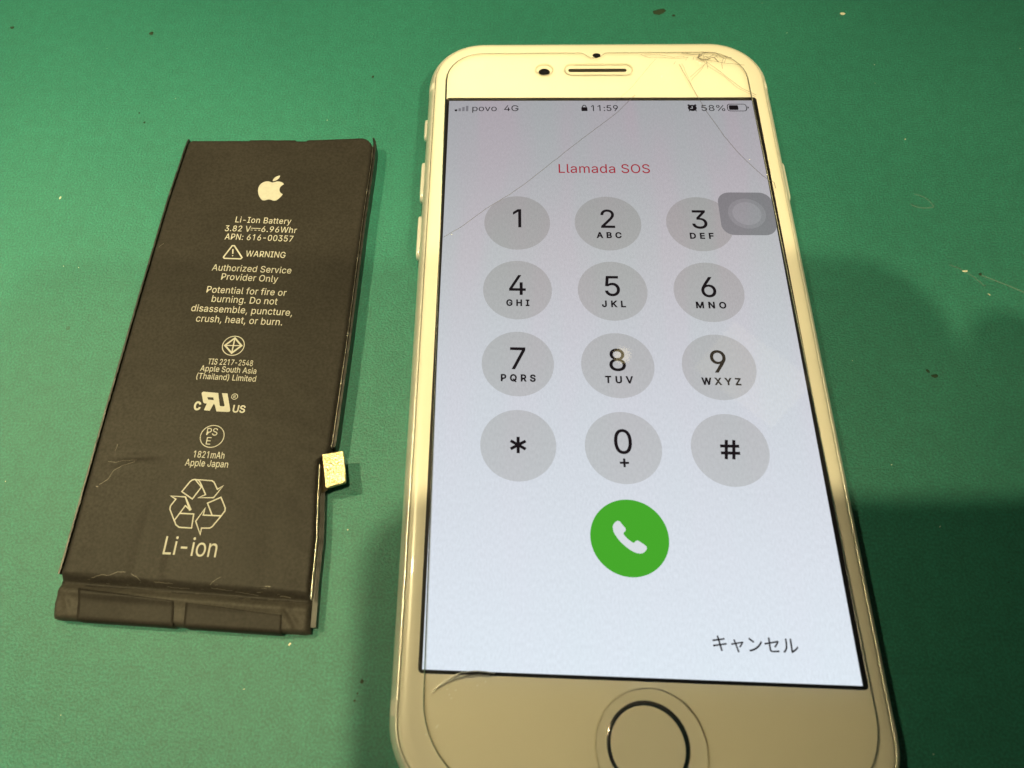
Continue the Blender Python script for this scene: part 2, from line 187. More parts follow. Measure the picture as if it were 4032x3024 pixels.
GL = json.loads(r'''{"i":{" ":[188,[]],"!":[196,[[67,160,63,509,132,509,128,160],[98,-4,86,-3,75,1,66,9,58,18,54,29,52,41,54,53,58,64,66,73,75,80,86,85,98,86,110,85,121,80,130,73,138,64,142,53,143,41,142,29,138,18,130,9,121,1,110,-3]]],"#":[440,[[242,0,326,509,377,509,294,0],[10,140,19,192,400,192,391,140],[64,0,147,509,198,509,115,0],[40,316,49,368,429,368,421,316]]],"%":[676,[[175,283,155,284,137,289,121,297,107,308,95,320,86,335,80,351,76,369,75,388,75,412,76,431,80,448,87,464,96,479,107,492,121,503,137,511,155,515,175,517,196,515,214,511,230,503,244,492,255,479,264,464,270,448,274,431,276,412,276,388,274,369,270,351,264,335,255,320,244,308,230,297,214,289,196,284],[175,327,191,329,203,335,212,346,218,358,222,372,223,388,223,412,213,454,204,464,191,470,175,473,160,470,148,464,138,454,132,441,128,428,127,412,127,388,128,372,132,358,138,346,147,335,160,329],[501,-10,481,-8,462,-3,446,5,432,15,421,28,412,43,406,59,402,77,400,95,400,120,402,138,406,156,412,172,421,187,433,200,447,210,463,218,481,223,501,225,522,223,540,218,556,210,570,200,581,187,590,172,596,156,600,138,601,120,601,95,600,77,596,59,589,43,580,28,569,15,555,5,540,-3,521,-8],[501,35,517,37,529,43,538,53,544,66,548,80,549,95,549,120,538,162,529,172,517,178,501,180,486,178,473,172,464,162,458,149,454,135,453,120,453,95,454,80,458,66,464,53,473,43,485,37],[132,0,482,509,540,509,191,0]]],"(":[273,[[89,207,101,324,132,441,177,539,236,539,191,428,161,313,151,207,160,115,188,16,236,-96,177,-96,150,-46,128,4,111,55,99,106,92,156]]],")":[273,[[37,-96,86,18,113,116,122,207,112,313,82,428,37,539,97,539,142,441,173,323,184,207,182,156,174,104,161,53,144,3,123,-47,97,-96]]],"*":[453,[[201,223,206,331,114,272,89,315,186,365,89,415,114,459,206,400,201,509,250,509,246,400,337,459,362,415,266,365,362,315,337,272,246,331,250,223]]],"+":[453,[[198,34,198,364,255,364,255,34],[61,172,61,226,391,226,391,172]]],",":[188,[[38,-119,68,71,137,71,84,-119]]],"-":[453,[[337,244,337,188,114,188,114,244]]],".":[188,[[95,-4,83,-3,73,1,63,9,55,18,51,29,50,41,51,53,55,64,63,73,73,81,83,85,95,87,107,85,118,81,128,73,135,64,140,53,141,41,140,29,135,18,128,9,118,1,107,-3]]],"0":[453,[[227,-7,191,-3,158,7,130,24,105,48,85,77,69,113,57,155,50,202,48,254,50,306,57,353,69,395,85,431,106,461,130,484,159,502,191,512,227,516,262,512,295,502,323,484,348,461,368,431,384,395,396,353,403,306,405,254,403,202,396,155,384,113,368,77,348,48,323,24,295,7,263,-3],[227,50,250,52,271,60,290,74,306,92,320,116,330,144,338,176,342,213,344,254,342,295,338,332,330,365,320,393,306,416,290,435,271,449,250,457,227,460,203,457,182,449,163,435,147,416,134,393,123,365,115,332,111,295,109,254,111,213,115,176,123,144,134,116,147,92,163,74,182,60,203,52]]],"1":[453,[[276,509,276,0,212,0,212,448,86,358,86,427,198,509]]],"2":[453,[[64,0,64,47,234,229,282,282,311,327,320,371,319,389,315,405,308,419,298,431,287,441,273,449,224,460,205,458,188,454,172,447,159,438,148,427,139,413,132,398,128,381,127,362,66,362,68,391,75,418,86,442,102,464,121,482,143,496,168,507,196,513,225,516,254,513,281,507,306,497,328,482,346,465,361,445,372,423,379,398,381,372,371,318,336,259,267,180,153,60,389,57,389,0]]],"3":[453,[[218,-7,188,-5,159,1,133,10,108,22,88,38,70,57,57,79,48,104,44,132,109,132,112,115,118,100,126,87,137,76,150,66,165,59,219,50,275,61,291,69,304,80,315,93,323,108,328,125,329,145,328,163,323,180,316,196,306,211,292,223,275,234,254,241,229,246,201,248,157,248,157,299,288,448,70,452,70,509,372,509,372,461,211,278,211,289,247,290,279,286,308,276,333,262,354,244,371,222,383,198,391,173,393,145,390,116,383,90,370,66,354,45,333,27,309,12,281,2,251,-5]]],"4":[453,[[40,105,40,158,247,509,311,509,109,166,413,163,413,105],[282,0,282,121,282,146,282,318,343,318,343,0]]],"5":[453,[[221,-7,192,-5,165,1,140,11,118,25,99,41,83,60,71,82,63,105,60,130,122,130,125,115,130,102,138,89,173,60,221,50,241,51,259,56,276,64,291,75,304,89,314,104,322,122,326,141,328,162,326,183,321,203,314,221,303,237,290,251,275,262,257,270,238,275,218,277,167,268,128,246,67,253,96,509,366,509,366,452,151,452,134,301,178,325,229,334,252,332,274,328,294,321,313,311,330,299,345,285,358,269,370,251,379,231,386,210,390,187,391,163,388,132,381,102,369,76,352,52,332,32,309,15,282,3,253,-4]]],"6":[453,[[226,-7,196,-4,168,3,142,15,119,31,100,51,84,74,73,101,66,130,64,162,65,187,71,212,80,239,137,340,252,509,322,509,151,261,145,261,165,288,196,307,235,314,265,312,291,305,316,295,337,280,355,262,370,240,380,215,387,187,389,157,387,127,379,98,368,73,352,50,333,30,310,14,284,3,257,-4],[226,48,245,50,263,55,279,63,293,73,304,86,314,101,322,119,326,137,327,157,326,178,322,196,314,213,304,228,293,241,279,251,263,259,245,264,226,265,207,264,190,259,174,252,160,241,148,229,138,214,131,197,126,179,125,158,126,138,131,119,138,102,148,86,160,73,174,63,190,55,207,50]]],"7":[453,[[97,0,323,448,62,452,62,509,391,509,391,449,165,0]]],"8":[453,[[226,-7,193,-5,163,1,136,11,111,25,91,42,74,62,62,84,54,109,52,135,53,156,58,176,65,195,75,212,87,228,101,241,117,252,134,260,153,265,129,276,109,289,93,308,80,330,73,354,70,380,73,405,79,429,90,450,106,469,124,485,146,498,170,508,197,514,226,516,255,514,282,508,306,498,328,485,346,469,361,450,373,429,379,405,382,380,379,354,372,330,359,308,343,289,323,276,300,267,319,260,335,252,351,241,365,228,377,212,387,195,395,176,399,156,401,135,398,109,391,84,378,62,362,42,341,25,317,11,289,1,259,-5],[226,49,248,50,267,54,285,60,300,69,313,79,323,91,331,106,335,121,337,139,335,157,330,173,322,189,312,202,298,213,283,223,265,230,247,234,226,235,206,234,187,230,169,223,154,213,140,202,130,189,122,173,117,157,115,139,117,121,121,106,129,91,139,79,152,69,167,60,185,54,205,50],[226,290,274,300,287,308,298,318,307,330,314,344,318,359,319,376,318,392,314,407,308,420,299,432,288,442,275,449,226,460,177,449,164,442,153,432,145,420,138,407,134,392,133,376,134,359,138,344,145,330,154,318,165,308,178,300]]],"9":[453,[[226,516,256,513,285,506,310,494,333,478,352,458,368,434,380,408,387,378,389,347,387,322,382,296,373,270,315,168,200,0,130,0,301,248,307,248,287,221,257,202,218,195,188,197,161,203,137,214,116,229,98,247,83,269,72,294,66,321,64,352,66,382,73,411,85,436,101,459,120,479,143,494,168,506,196,513],[226,460,207,459,190,454,174,446,160,435,148,423,138,407,131,390,127,372,125,352,127,331,131,313,138,295,148,280,160,268,174,257,190,250,207,245,226,243,245,245,263,249,279,257,293,267,305,280,314,295,322,312,326,330,327,350,326,371,322,390,314,407,305,422,293,435,279,446,263,454,245,459]]],":":[188,[[95,-4,83,-3,73,1,63,9,55,18,51,29,50,41,51,53,55,64,63,73,73,81,83,85,95,87,107,85,118,81,128,73,135,64,140,53,141,41,140,29,135,18,128,9,118,1,107,-3],[95,271,83,272,73,277,63,284,55,294,51,304,50,316,51,328,55,339,63,349,73,356,83,360,95,362,107,360,118,356,128,349,135,339,140,328,141,316,140,304,135,294,128,284,118,277,107,272]]],"A":[480,[[16,0,201,509,276,509,463,0,395,0,287,302,264,372,232,478,245,478,213,371,191,302,85,0],[110,142,110,199,370,199,370,142]]],"B":[456,[[60,0,60,509,241,509,274,507,304,501,329,491,350,477,367,461,381,442,390,421,396,398,398,374,397,353,393,336,387,320,356,286,315,267,331,260,347,254,363,245,378,234,391,220,402,203,411,184,416,161,418,136,416,111,410,88,400,67,386,48,368,31,344,18,317,8,284,2,247,0],[125,57,245,57,281,60,309,67,330,80,344,96,353,115,355,137,354,153,350,169,342,184,333,197,320,209,306,218,289,225,269,229,248,231,125,231],[125,285,238,285,288,296,302,304,314,314,323,326,330,340,335,355,336,372,333,393,326,412,313,429,294,442,270,449,240,452,125,452]]],"C":[510,[[267,-7,225,-3,186,7,150,25,119,49,92,79,70,115,53,157,44,203,40,254,44,305,53,352,70,393,92,429,119,459,150,484,186,501,225,512,267,516,340,504,362,496,383,485,402,471,419,456,435,438,448,418,459,397,467,373,473,348,408,348,389,395,357,428,315,449,267,456,237,453,209,445,184,432,161,414,141,391,125,364,113,332,106,295,103,254,106,213,113,177,125,145,141,117,161,94,184,76,210,63,237,56,267,53,315,60,357,81,389,114,408,160,473,160,467,135,459,112,448,91,435,71,420,53,402,38,383,24,363,13,341,5,317,-2,293,-6]]],"D":[502,[[219,0,96,0,96,57,215,57,254,60,288,68,318,81,343,99,363,122,379,149,390,181,397,216,399,255,397,294,390,329,379,361,364,388,344,410,320,428,291,441,258,449,221,452,93,452,93,509,225,509,273,505,315,495,353,478,385,455,412,426,433,391,449,351,458,306,462,255,458,205,449,159,433,119,411,83,384,54,351,31,312,14,268,3],[125,509,125,0,60,0,60,509]]],"E":[419,[[60,0,60,509,372,509,372,452,125,452,125,286,355,286,355,229,125,229,125,57,375,57,375,0]]],"F":[410,[[60,0,60,509,369,509,369,452,125,452,125,278,346,278,346,221,125,221,125,0]]],"G":[520,[[269,-7,225,-3,185,7,149,25,118,49,91,79,69,116,53,157,43,203,40,254,43,305,53,352,69,393,91,429,117,459,149,484,184,501,223,512,265,516,291,514,316,510,340,504,363,494,384,483,403,469,421,453,436,436,449,416,460,395,468,373,474,349,408,349,387,393,356,427,315,448,265,456,236,453,209,445,183,432,160,414,141,392,125,364,113,332,106,295,103,254,106,213,113,177,125,145,141,117,161,95,184,76,210,63,238,56,269,53,296,55,322,61,345,71,365,85,382,102,396,123,407,147,413,173,415,202,434,199,283,199,283,256,478,256,478,200,475,160,466,124,451,91,431,62,406,38,377,19,344,5,308,-4]]],"H":[517,[[60,0,60,509,125,509,125,289,392,289,392,509,457,509,457,0,392,0,392,232,125,232,125,0]]],"I":[301,[[31,0,31,57,118,57,118,452,31,452,31,509,269,509,269,452,183,452,183,57,269,57,269,0]]],"J":[396,[[185,-7,143,-2,106,11,75,33,52,63,38,100,33,145,33,173,98,173,98,145,100,117,108,93,122,74,139,61,160,53,185,50,209,53,230,61,248,74,261,93,269,117,272,145,272,509,336,509,336,145,332,100,318,63,294,33,263,11,227,-2]]],"K":[467,[[104,145,104,216,139,261,174,303,212,344,364,509,448,509,231,276],[60,0,60,509,125,509,125,334,124,225,125,193,125,0],[372,0,188,259,228,309,449,0]]],"L":[393,[[60,0,60,509,125,509,125,57,361,57,361,0]]],"M":[628,[[60,0,60,509,152,509,277,187,287,159,299,123,311,84,322,49,307,49,318,83,330,121,342,158,352,187,476,509,568,509,568,0,504,0,504,291,504,327,505,369,506,413,507,457,513,457,498,409,482,363,467,322,456,291,342,0,286,0,170,291,159,321,145,361,129,408,112,457,119,457,120,416,121,372,122,328,122,291,122,0]]],"N":[523,[[60,0,60,509,136,509,343,183,363,151,388,107,414,55,405,54,401,108,399,157,399,195,399,509,463,509,463,0,387,0,202,290,177,331,148,381,108,452,119,454,122,384,124,328,125,291,125,0]]],"O":[533,[[267,-7,225,-3,186,7,150,25,119,49,92,79,70,115,53,157,44,203,40,254,44,305,53,352,70,393,92,429,119,459,150,484,186,501,225,512,267,516,309,512,348,501,384,484,415,459,442,429,464,393,480,352,490,305,493,254,490,203,480,157,464,115,442,79,415,49,384,25,348,7,309,-3],[267,53,296,55,324,63,349,76,372,94,392,116,408,144,420,176,428,213,430,254,428,295,420,332,408,365,392,392,372,415,349,433,324,446,296,453,267,456,237,453,210,445,184,433,161,415,142,392,125,364,113,332,106,295,103,254,106,213,113,176,125,144,142,117,161,94,184,76,210,63,237,55]]],"P":[445,[[60,0,60,509,235,509,272,506,305,499,332,487,356,471,375,452,390,430,400,404,407,377,409,348,407,318,400,291,390,265,375,243,356,223,332,207,305,195,272,188,235,186,109,186,109,242,233,242,257,244,279,248,297,256,312,266,324,279,333,294,339,310,343,328,344,348,343,367,339,385,333,402,324,416,312,428,297,439,279,446,257,451,232,452,125,452,125,0]]],"Q":[533,[[245,159,313,159,369,85,384,65,468,-48,401,-48,346,27,331,46],[267,-7,225,-3,186,7,150,25,119,49,92,79,70,115,53,157,44,203,40,254,44,305,53,352,70,393,92,429,119,459,150,484,186,501,225,512,267,516,309,512,348,501,384,484,415,459,442,429,464,393,480,352,490,305,493,254,490,203,480,157,464,115,442,79,415,49,384,25,348,7,309,-3],[267,53,296,55,324,63,349,76,372,94,392,116,408,144,420,176,428,213,430,254,428,295,420,332,408,365,392,392,372,415,349,433,324,446,296,453,267,456,237,453,210,445,184,433,161,415,142,392,125,364,113,332,106,295,103,254,106,213,113,176,125,144,142,117,161,94,184,76,210,63,237,55]]],"R":[449,[[60,0,60,509,236,509,273,506,305,500,333,489,356,473,376,455,390,433,401,408,407,381,409,352,407,323,401,296,390,271,376,250,356,232,333,217,305,206,273,200,236,198,96,198,96,255,234,255,258,256,280,260,298,267,313,276,325,287,334,300,340,316,344,333,345,352,344,371,340,389,334,405,325,419,313,430,298,440,279,446,258,451,233,452,125,452,125,0],[353,0,230,229,303,229,428,0]]],"S":[447,[[224,-9,188,-7,156,-1,128,9,102,23,81,40,64,60,51,83,42,109,38,137,104,137,108,118,114,102,123,88,136,76,150,66,166,59,224,49,246,50,267,54,286,60,303,69,317,79,329,92,338,106,344,122,346,139,344,154,340,168,332,179,296,205,245,222,184,239,145,253,112,269,86,289,67,313,56,341,52,372,54,400,62,425,75,448,92,468,113,484,138,498,165,508,195,514,227,516,259,514,289,508,316,498,340,484,360,468,377,449,390,427,398,403,401,378,337,378,332,402,320,421,302,437,280,449,254,456,225,459,204,457,185,454,167,448,152,440,139,430,129,418,121,405,117,391,115,376,117,359,122,345,131,334,169,308,212,293,264,279,312,264,359,238,395,198,402,180,407,161,408,139,406,112,399,87,386,64,370,43,349,25,323,11,294,0,261,-7]]],"T":[449,[[32,452,32,509,417,509,417,452,257,452,257,0,193,0,193,452]]],"U":[517,[[259,-8,220,-6,186,2,154,15,126,33,103,55,85,80,71,108,63,140,60,173,60,509,124,509,124,178,126,155,132,133,141,113,153,95,169,80,187,68,208,59,232,53,259,52,285,53,309,59,331,68,349,80,364,95,377,113,385,133,391,155,393,178,393,509,457,509,457,173,454,140,446,108,433,80,414,55,391,33,363,15,332,2,297,-6]]],"V":[480,[[204,0,16,509,84,509,192,206,215,137,248,31,235,31,267,138,290,206,395,509,463,509,278,0]]],"W":[686,[[155,0,16,509,82,509,163,196,175,145,187,94,197,40,189,40,200,94,211,145,224,196,306,509,380,509,462,196,474,145,486,94,497,40,488,40,499,94,510,145,523,196,603,509,670,509,530,0,455,0,368,323,351,391,336,475,350,475,335,395,318,323,230,0]]],"X":[474,[[18,0,217,284,217,236,29,509,104,509,178,400,204,361,223,329,243,292,232,292,252,329,272,361,298,400,374,509,446,509,259,239,259,287,456,0,382,0,292,129,268,165,250,195,230,231,244,231,225,196,206,166,182,129,91,0]]],"Y":[472,[[203,0,203,208,16,509,91,509,192,344,222,292,250,230,224,230,251,293,280,344,381,509,455,509,268,208,268,0]]],"Z":[438,[[42,0,42,46,273,385,306,431,341,476,348,454,285,452,223,452,40,452,40,509,397,509,397,462,169,129,134,81,97,33,90,54,152,57,214,57,399,57,399,0]]],"a":[389,[[160,-9,137,-7,115,-3,94,5,76,15,60,29,48,45,38,63,32,84,30,108,32,128,36,146,43,161,53,174,64,184,78,193,125,211,178,220,234,227,265,235,271,240,274,246,276,255,267,297,240,322,196,331,149,322,118,301,100,274,41,291,51,313,64,331,79,346,95,358,114,368,133,375,194,384,239,379,286,360,300,350,312,336,322,320,330,301,335,278,337,251,337,0,277,0,277,52,252,25,215,1],[170,45,192,47,211,51,228,59,242,68,254,80,263,93,270,108,274,122,276,138,276,190,259,182,231,176,200,171,175,168,134,159,103,139,97,130,93,118,92,105,102,72,130,52]]],"b":[424,[[229,-8,208,-7,189,-3,172,4,138,31,118,59,112,59,112,0,53,0,53,509,114,509,114,319,137,346,171,373,188,379,207,383,229,384,259,382,287,374,313,361,335,342,354,320,370,293,381,261,388,227,390,189,388,151,381,116,370,84,355,57,336,34,313,16,288,3,260,-6],[220,47,242,49,262,55,279,66,294,80,306,97,316,117,323,139,327,163,328,189,327,215,323,239,316,261,307,281,295,298,280,311,262,322,243,328,220,330,198,328,178,322,161,312,147,299,134,282,125,263,118,241,114,216,113,189,114,162,118,138,125,115,135,95,147,78,162,65,179,55,198,49]]],"c":[396,[[207,-8,174,-5,144,3,117,16,93,35,72,58,56,85,44,116,37,150,34,187,37,225,44,260,56,291,72,318,93,341,117,360,144,374,174,382,207,384,260,377,305,356,340,322,362,277,303,262,290,289,270,311,242,325,207,330,184,328,163,321,145,310,130,296,118,278,108,258,102,236,98,212,96,187,98,163,102,139,108,117,118,97,130,80,145,66,163,55,184,49,207,46,243,52,271,66,292,89,304,117,363,102,341,56,306,21,261,-1]]],"d":[424,[[195,-8,165,-6,137,3,111,16,89,34,70,57,55,84,43,116,36,151,34,189,36,227,43,261,55,293,70,320,89,342,112,361,137,374,165,382,196,384,218,383,237,379,253,373,287,346,306,319,311,509,372,509,372,0,313,0,313,59,307,59,287,31,252,4,236,-3,217,-7],[205,47,226,49,246,55,263,65,278,78,290,95,299,115,306,138,310,162,312,189,310,216,306,241,300,263,290,282,278,299,263,312,246,322,227,328,205,330,182,328,162,322,145,311,130,298,118,281,108,261,102,239,98,215,96,189,98,163,102,139,109,117,118,97,130,80,145,66,162,55,182,49]]],"e":[404,[[212,-8,177,-5,145,3,117,16,92,35,72,58,56,85,44,116,37,150,34,187,36,224,44,258,55,290,71,317,91,340,115,359,142,373,172,382,205,384,266,374,285,366,303,355,319,341,334,324,347,305,357,282,365,256,370,227,371,194,371,169,75,169,75,221,338,221,310,202,308,226,304,248,298,269,288,286,277,301,263,314,246,323,227,328,205,330,183,328,164,323,146,313,131,301,119,286,109,270,102,251,97,231,96,211,96,178,98,151,102,127,110,106,121,88,135,73,151,61,169,53,190,48,212,46,254,53,285,73,306,105,365,91,358,72,348,55,335,39,320,26,302,14,283,4,261,-3,237,-7]]],"f":[254,[[228,379,228,327,6,327,6,379],[81,0,81,432,82,452,87,470,96,486,107,499,120,510,135,519,187,530,222,527,243,521,227,468,215,472,195,474,178,472,164,468,154,460,147,449,143,435,142,419,142,0]]],"g":[425,[[207,-151,180,-149,156,-146,134,-140,82,-110,51,-69,101,-41,122,-66,154,-88,207,-97,236,-95,261,-87,282,-75,298,-58,308,-34,311,-6,311,68,287,41,252,16,236,10,217,6,195,5,165,7,138,14,113,27,90,43,71,65,55,90,43,120,36,154,34,191,36,229,43,263,55,293,71,320,90,342,112,361,138,374,166,382,196,384,218,383,237,379,253,373,288,346,308,319,313,379,372,379,372,-9,370,-40,363,-67,350,-90,334,-109,314,-124,291,-136,265,-144,237,-149],[205,59,227,61,246,66,264,75,278,87,290,103,300,121,307,142,311,166,312,193,311,219,307,242,300,264,291,283,279,299,264,312,247,322,227,328,205,330,182,328,163,322,145,312,130,298,118,282,109,262,102,241,98,218,96,193,98,167,102,144,109,123,118,104,131,88,145,76,163,66,183,61]]],"h":[410,[[114,227,114,0,53,0,53,509,114,509,114,287,102,287,116,319,132,344,152,362,175,374,200,382,227,384,252,383,275,377,295,369,313,356,328,340,341,321,350,298,355,271,357,240,357,0,296,0,296,235,293,263,286,286,273,304,256,318,235,326,210,329,192,328,176,324,161,317,147,308,136,297,126,283,119,266,115,248]]],"i":[167,[[53,0,53,379,114,379,114,0],[84,443,73,444,63,448,54,455,47,463,43,472,41,483,43,494,47,504,54,512,63,518,73,522,84,524,95,522,105,518,114,512,121,504,125,494,126,483,125,472,121,463,114,455,105,448,95,444]]],"l":[189,[[139,-2,112,0,91,8,74,20,62,37,55,59,53,84,53,509,114,509,114,99,120,62,126,57,135,53,146,52,160,53,170,54,181,3,162,-1]]],"m":[610,[[53,0,53,379,112,379,112,295,114,314,122,331,132,346,172,376,219,386,245,383,268,375,287,361,303,342,314,320,321,295,312,295,318,312,326,329,337,343,381,375,437,386,458,385,478,380,497,372,514,361,529,346,541,328,550,307,555,283,557,255,557,0,496,0,496,254,493,279,485,298,473,313,456,323,438,329,419,330,402,329,387,326,374,320,345,290,335,247,335,0,274,0,274,260,272,280,265,297,253,311,238,322,220,328,199,330,158,320,145,312,135,302,126,289,119,274,115,257,114,238,114,0]]],"n":[410,[[114,227,114,0,53,0,53,379,112,379,112,287,102,287,116,319,132,344,152,362,175,374,200,382,227,384,252,383,275,377,295,369,313,356,328,340,341,321,350,298,355,271,357,240,357,0,296,0,296,235,293,263,286,286,273,304,256,318,235,326,210,329,192,328,176,324,161,317,147,308,136,297,126,283,119,266,115,248]]],"o":[415,[[207,-8,174,-5,144,3,117,16,93,35,72,58,56,85,44,116,37,150,34,187,37,225,44,260,56,291,72,318,93,341,117,360,144,374,174,382,207,384,241,382,271,374,299,360,323,341,343,318,359,291,371,260,379,225,381,187,379,150,371,116,359,85,343,58,323,35,299,16,271,3,241,-5],[207,46,231,49,252,55,270,66,285,80,298,97,307,117,314,139,318,163,319,187,318,212,314,236,307,258,298,278,285,296,270,310,252,321,231,328,207,330,184,328,163,321,145,310,130,296,118,278,108,258,102,236,98,212,96,187,98,163,102,139,108,117,118,97,130,80,145,66,163,55,184,49]]],"p":[424,[[53,-143,53,379,112,379,112,319,118,319,137,346,171,373,188,379,207,383,229,384,259,382,287,374,313,361,335,342,354,320,370,293,381,261,388,227,390,189,388,151,381,116,370,84,355,57,336,34,313,16,288,3,260,-6,229,-8,208,-7,189,-3,173,4,138,31,118,59,114,-143],[220,47,242,49,262,55,279,66,294,80,306,97,316,117,323,139,327,163,328,189,327,215,323,239,316,261,307,281,295,298,280,311,262,322,243,328,220,330,198,328,178,322,161,312,147,299,134,282,125,263,118,241,114,216,113,189,114,162,118,138,125,115,135,95,147,78,162,65,179,55,198,49]]],"r":[259,[[53,0,53,379,112,379,112,321,124,339,137,354,152,367,171,377,191,383,213,385,229,384,243,384,243,322,230,324,207,326,190,324,174,321,159,315,146,306,135,296,126,284,119,269,115,254,114,237,114,0]]],"s":[365,[[182,-8,157,-7,133,-3,112,3,93,12,76,24,62,38,50,54,41,73,36,94,94,107,101,87,111,72,124,60,141,52,160,47,181,45,206,47,227,53,244,62,258,74,265,88,268,103,266,115,262,126,254,136,243,144,229,150,212,155,149,170,118,180,92,192,72,208,58,227,50,249,47,274,49,295,55,314,65,332,79,347,95,360,115,370,137,378,161,383,187,384,212,383,234,379,254,372,271,363,286,352,299,339,324,290,268,277,262,291,254,304,243,316,228,325,210,331,187,333,166,331,147,326,131,317,119,305,111,292,109,277,110,264,115,253,124,243,172,223,229,209,261,200,287,187,306,171,320,153,328,131,331,107,329,85,323,65,312,47,298,31,281,18,260,6,236,-2,210,-7]]],"t":[227,[[204,379,204,327,6,327,6,379],[65,471,126,471,126,98,127,83,130,70,136,61,144,55,156,51,170,50,185,51,202,54,213,2,192,-3,168,-4,138,-1,113,7,92,21,77,41,68,64,65,93]]],"u":[410,[[182,-5,158,-3,135,2,115,11,97,23,82,39,69,59,60,82,54,109,53,139,53,379,114,379,114,144,116,117,124,94,137,75,154,61,175,53,200,50,218,51,234,55,249,62,263,71,274,83,283,97,290,113,295,132,296,153,296,379,357,379,357,0,298,0,298,92,307,92,294,60,277,35,257,17,234,5,209,-3]]],"v":[389,[[163,0,17,379,84,379,165,155,187,87,206,21,184,21,203,87,224,155,305,379,371,379,226,0]]],"y":[389,[[47,-139,61,-86,71,-87,104,-89,130,-74,151,-36,163,-1,17,379,84,379,165,155,187,87,206,21,184,21,202,87,224,155,305,379,371,379,204,-58,177,-107,139,-136,91,-145,65,-143]]],"z":[380,[[42,0,42,46,254,320,48,323,48,379,333,379,333,331,126,60,339,56,339,0]]]},"c":{"キ":[350,[[37,96,44,65,75,72,169,88,182,17,188,-16,220,-10,211,22,197,92,283,106,314,111,309,140,278,133,192,118,178,189,259,202,284,205,278,235,254,229,173,215,165,253,162,277,131,271,137,248,145,211,68,200,39,197,44,166,73,172,150,184,164,114,68,99]]],"セ":[350,[[310,201,290,217,271,211,136,184,136,238,138,271,105,271,107,238,107,179,21,164,26,134,107,151,107,45,109,27,116,12,129,2,151,-4,184,-6,294,1,296,31,186,21,154,24,139,34,136,53,136,157,268,183,253,158,231,128,206,100,230,85,258,118,282,154,302,187]]],"ャ":[350,[[303,166,285,179,272,174,151,151,140,192,135,214,105,207,113,186,125,146,82,138,53,134,60,107,131,122,166,-6,171,-32,201,-24,193,0,158,127,264,148,248,125,226,99,203,76,228,64,255,94,282,132]]],"ル":[350,[[183,7,202,-8,214,0,256,25,298,58,333,97,317,121,286,84,249,55,215,35,215,237,216,263,184,263,186,237,186,27],[23,9,49,-8,76,19,98,51,112,88,119,133,122,188,123,236,124,262,92,262,95,236,94,189,91,137,84,95,70,62,50,33]]],"ン":[350,[[79,257,60,235,147,162,169,184],[49,22,68,-7,122,7,167,26,206,48,254,85,294,128,323,172,306,202,279,157,239,112,189,73,152,53,106,35]]]}}''')
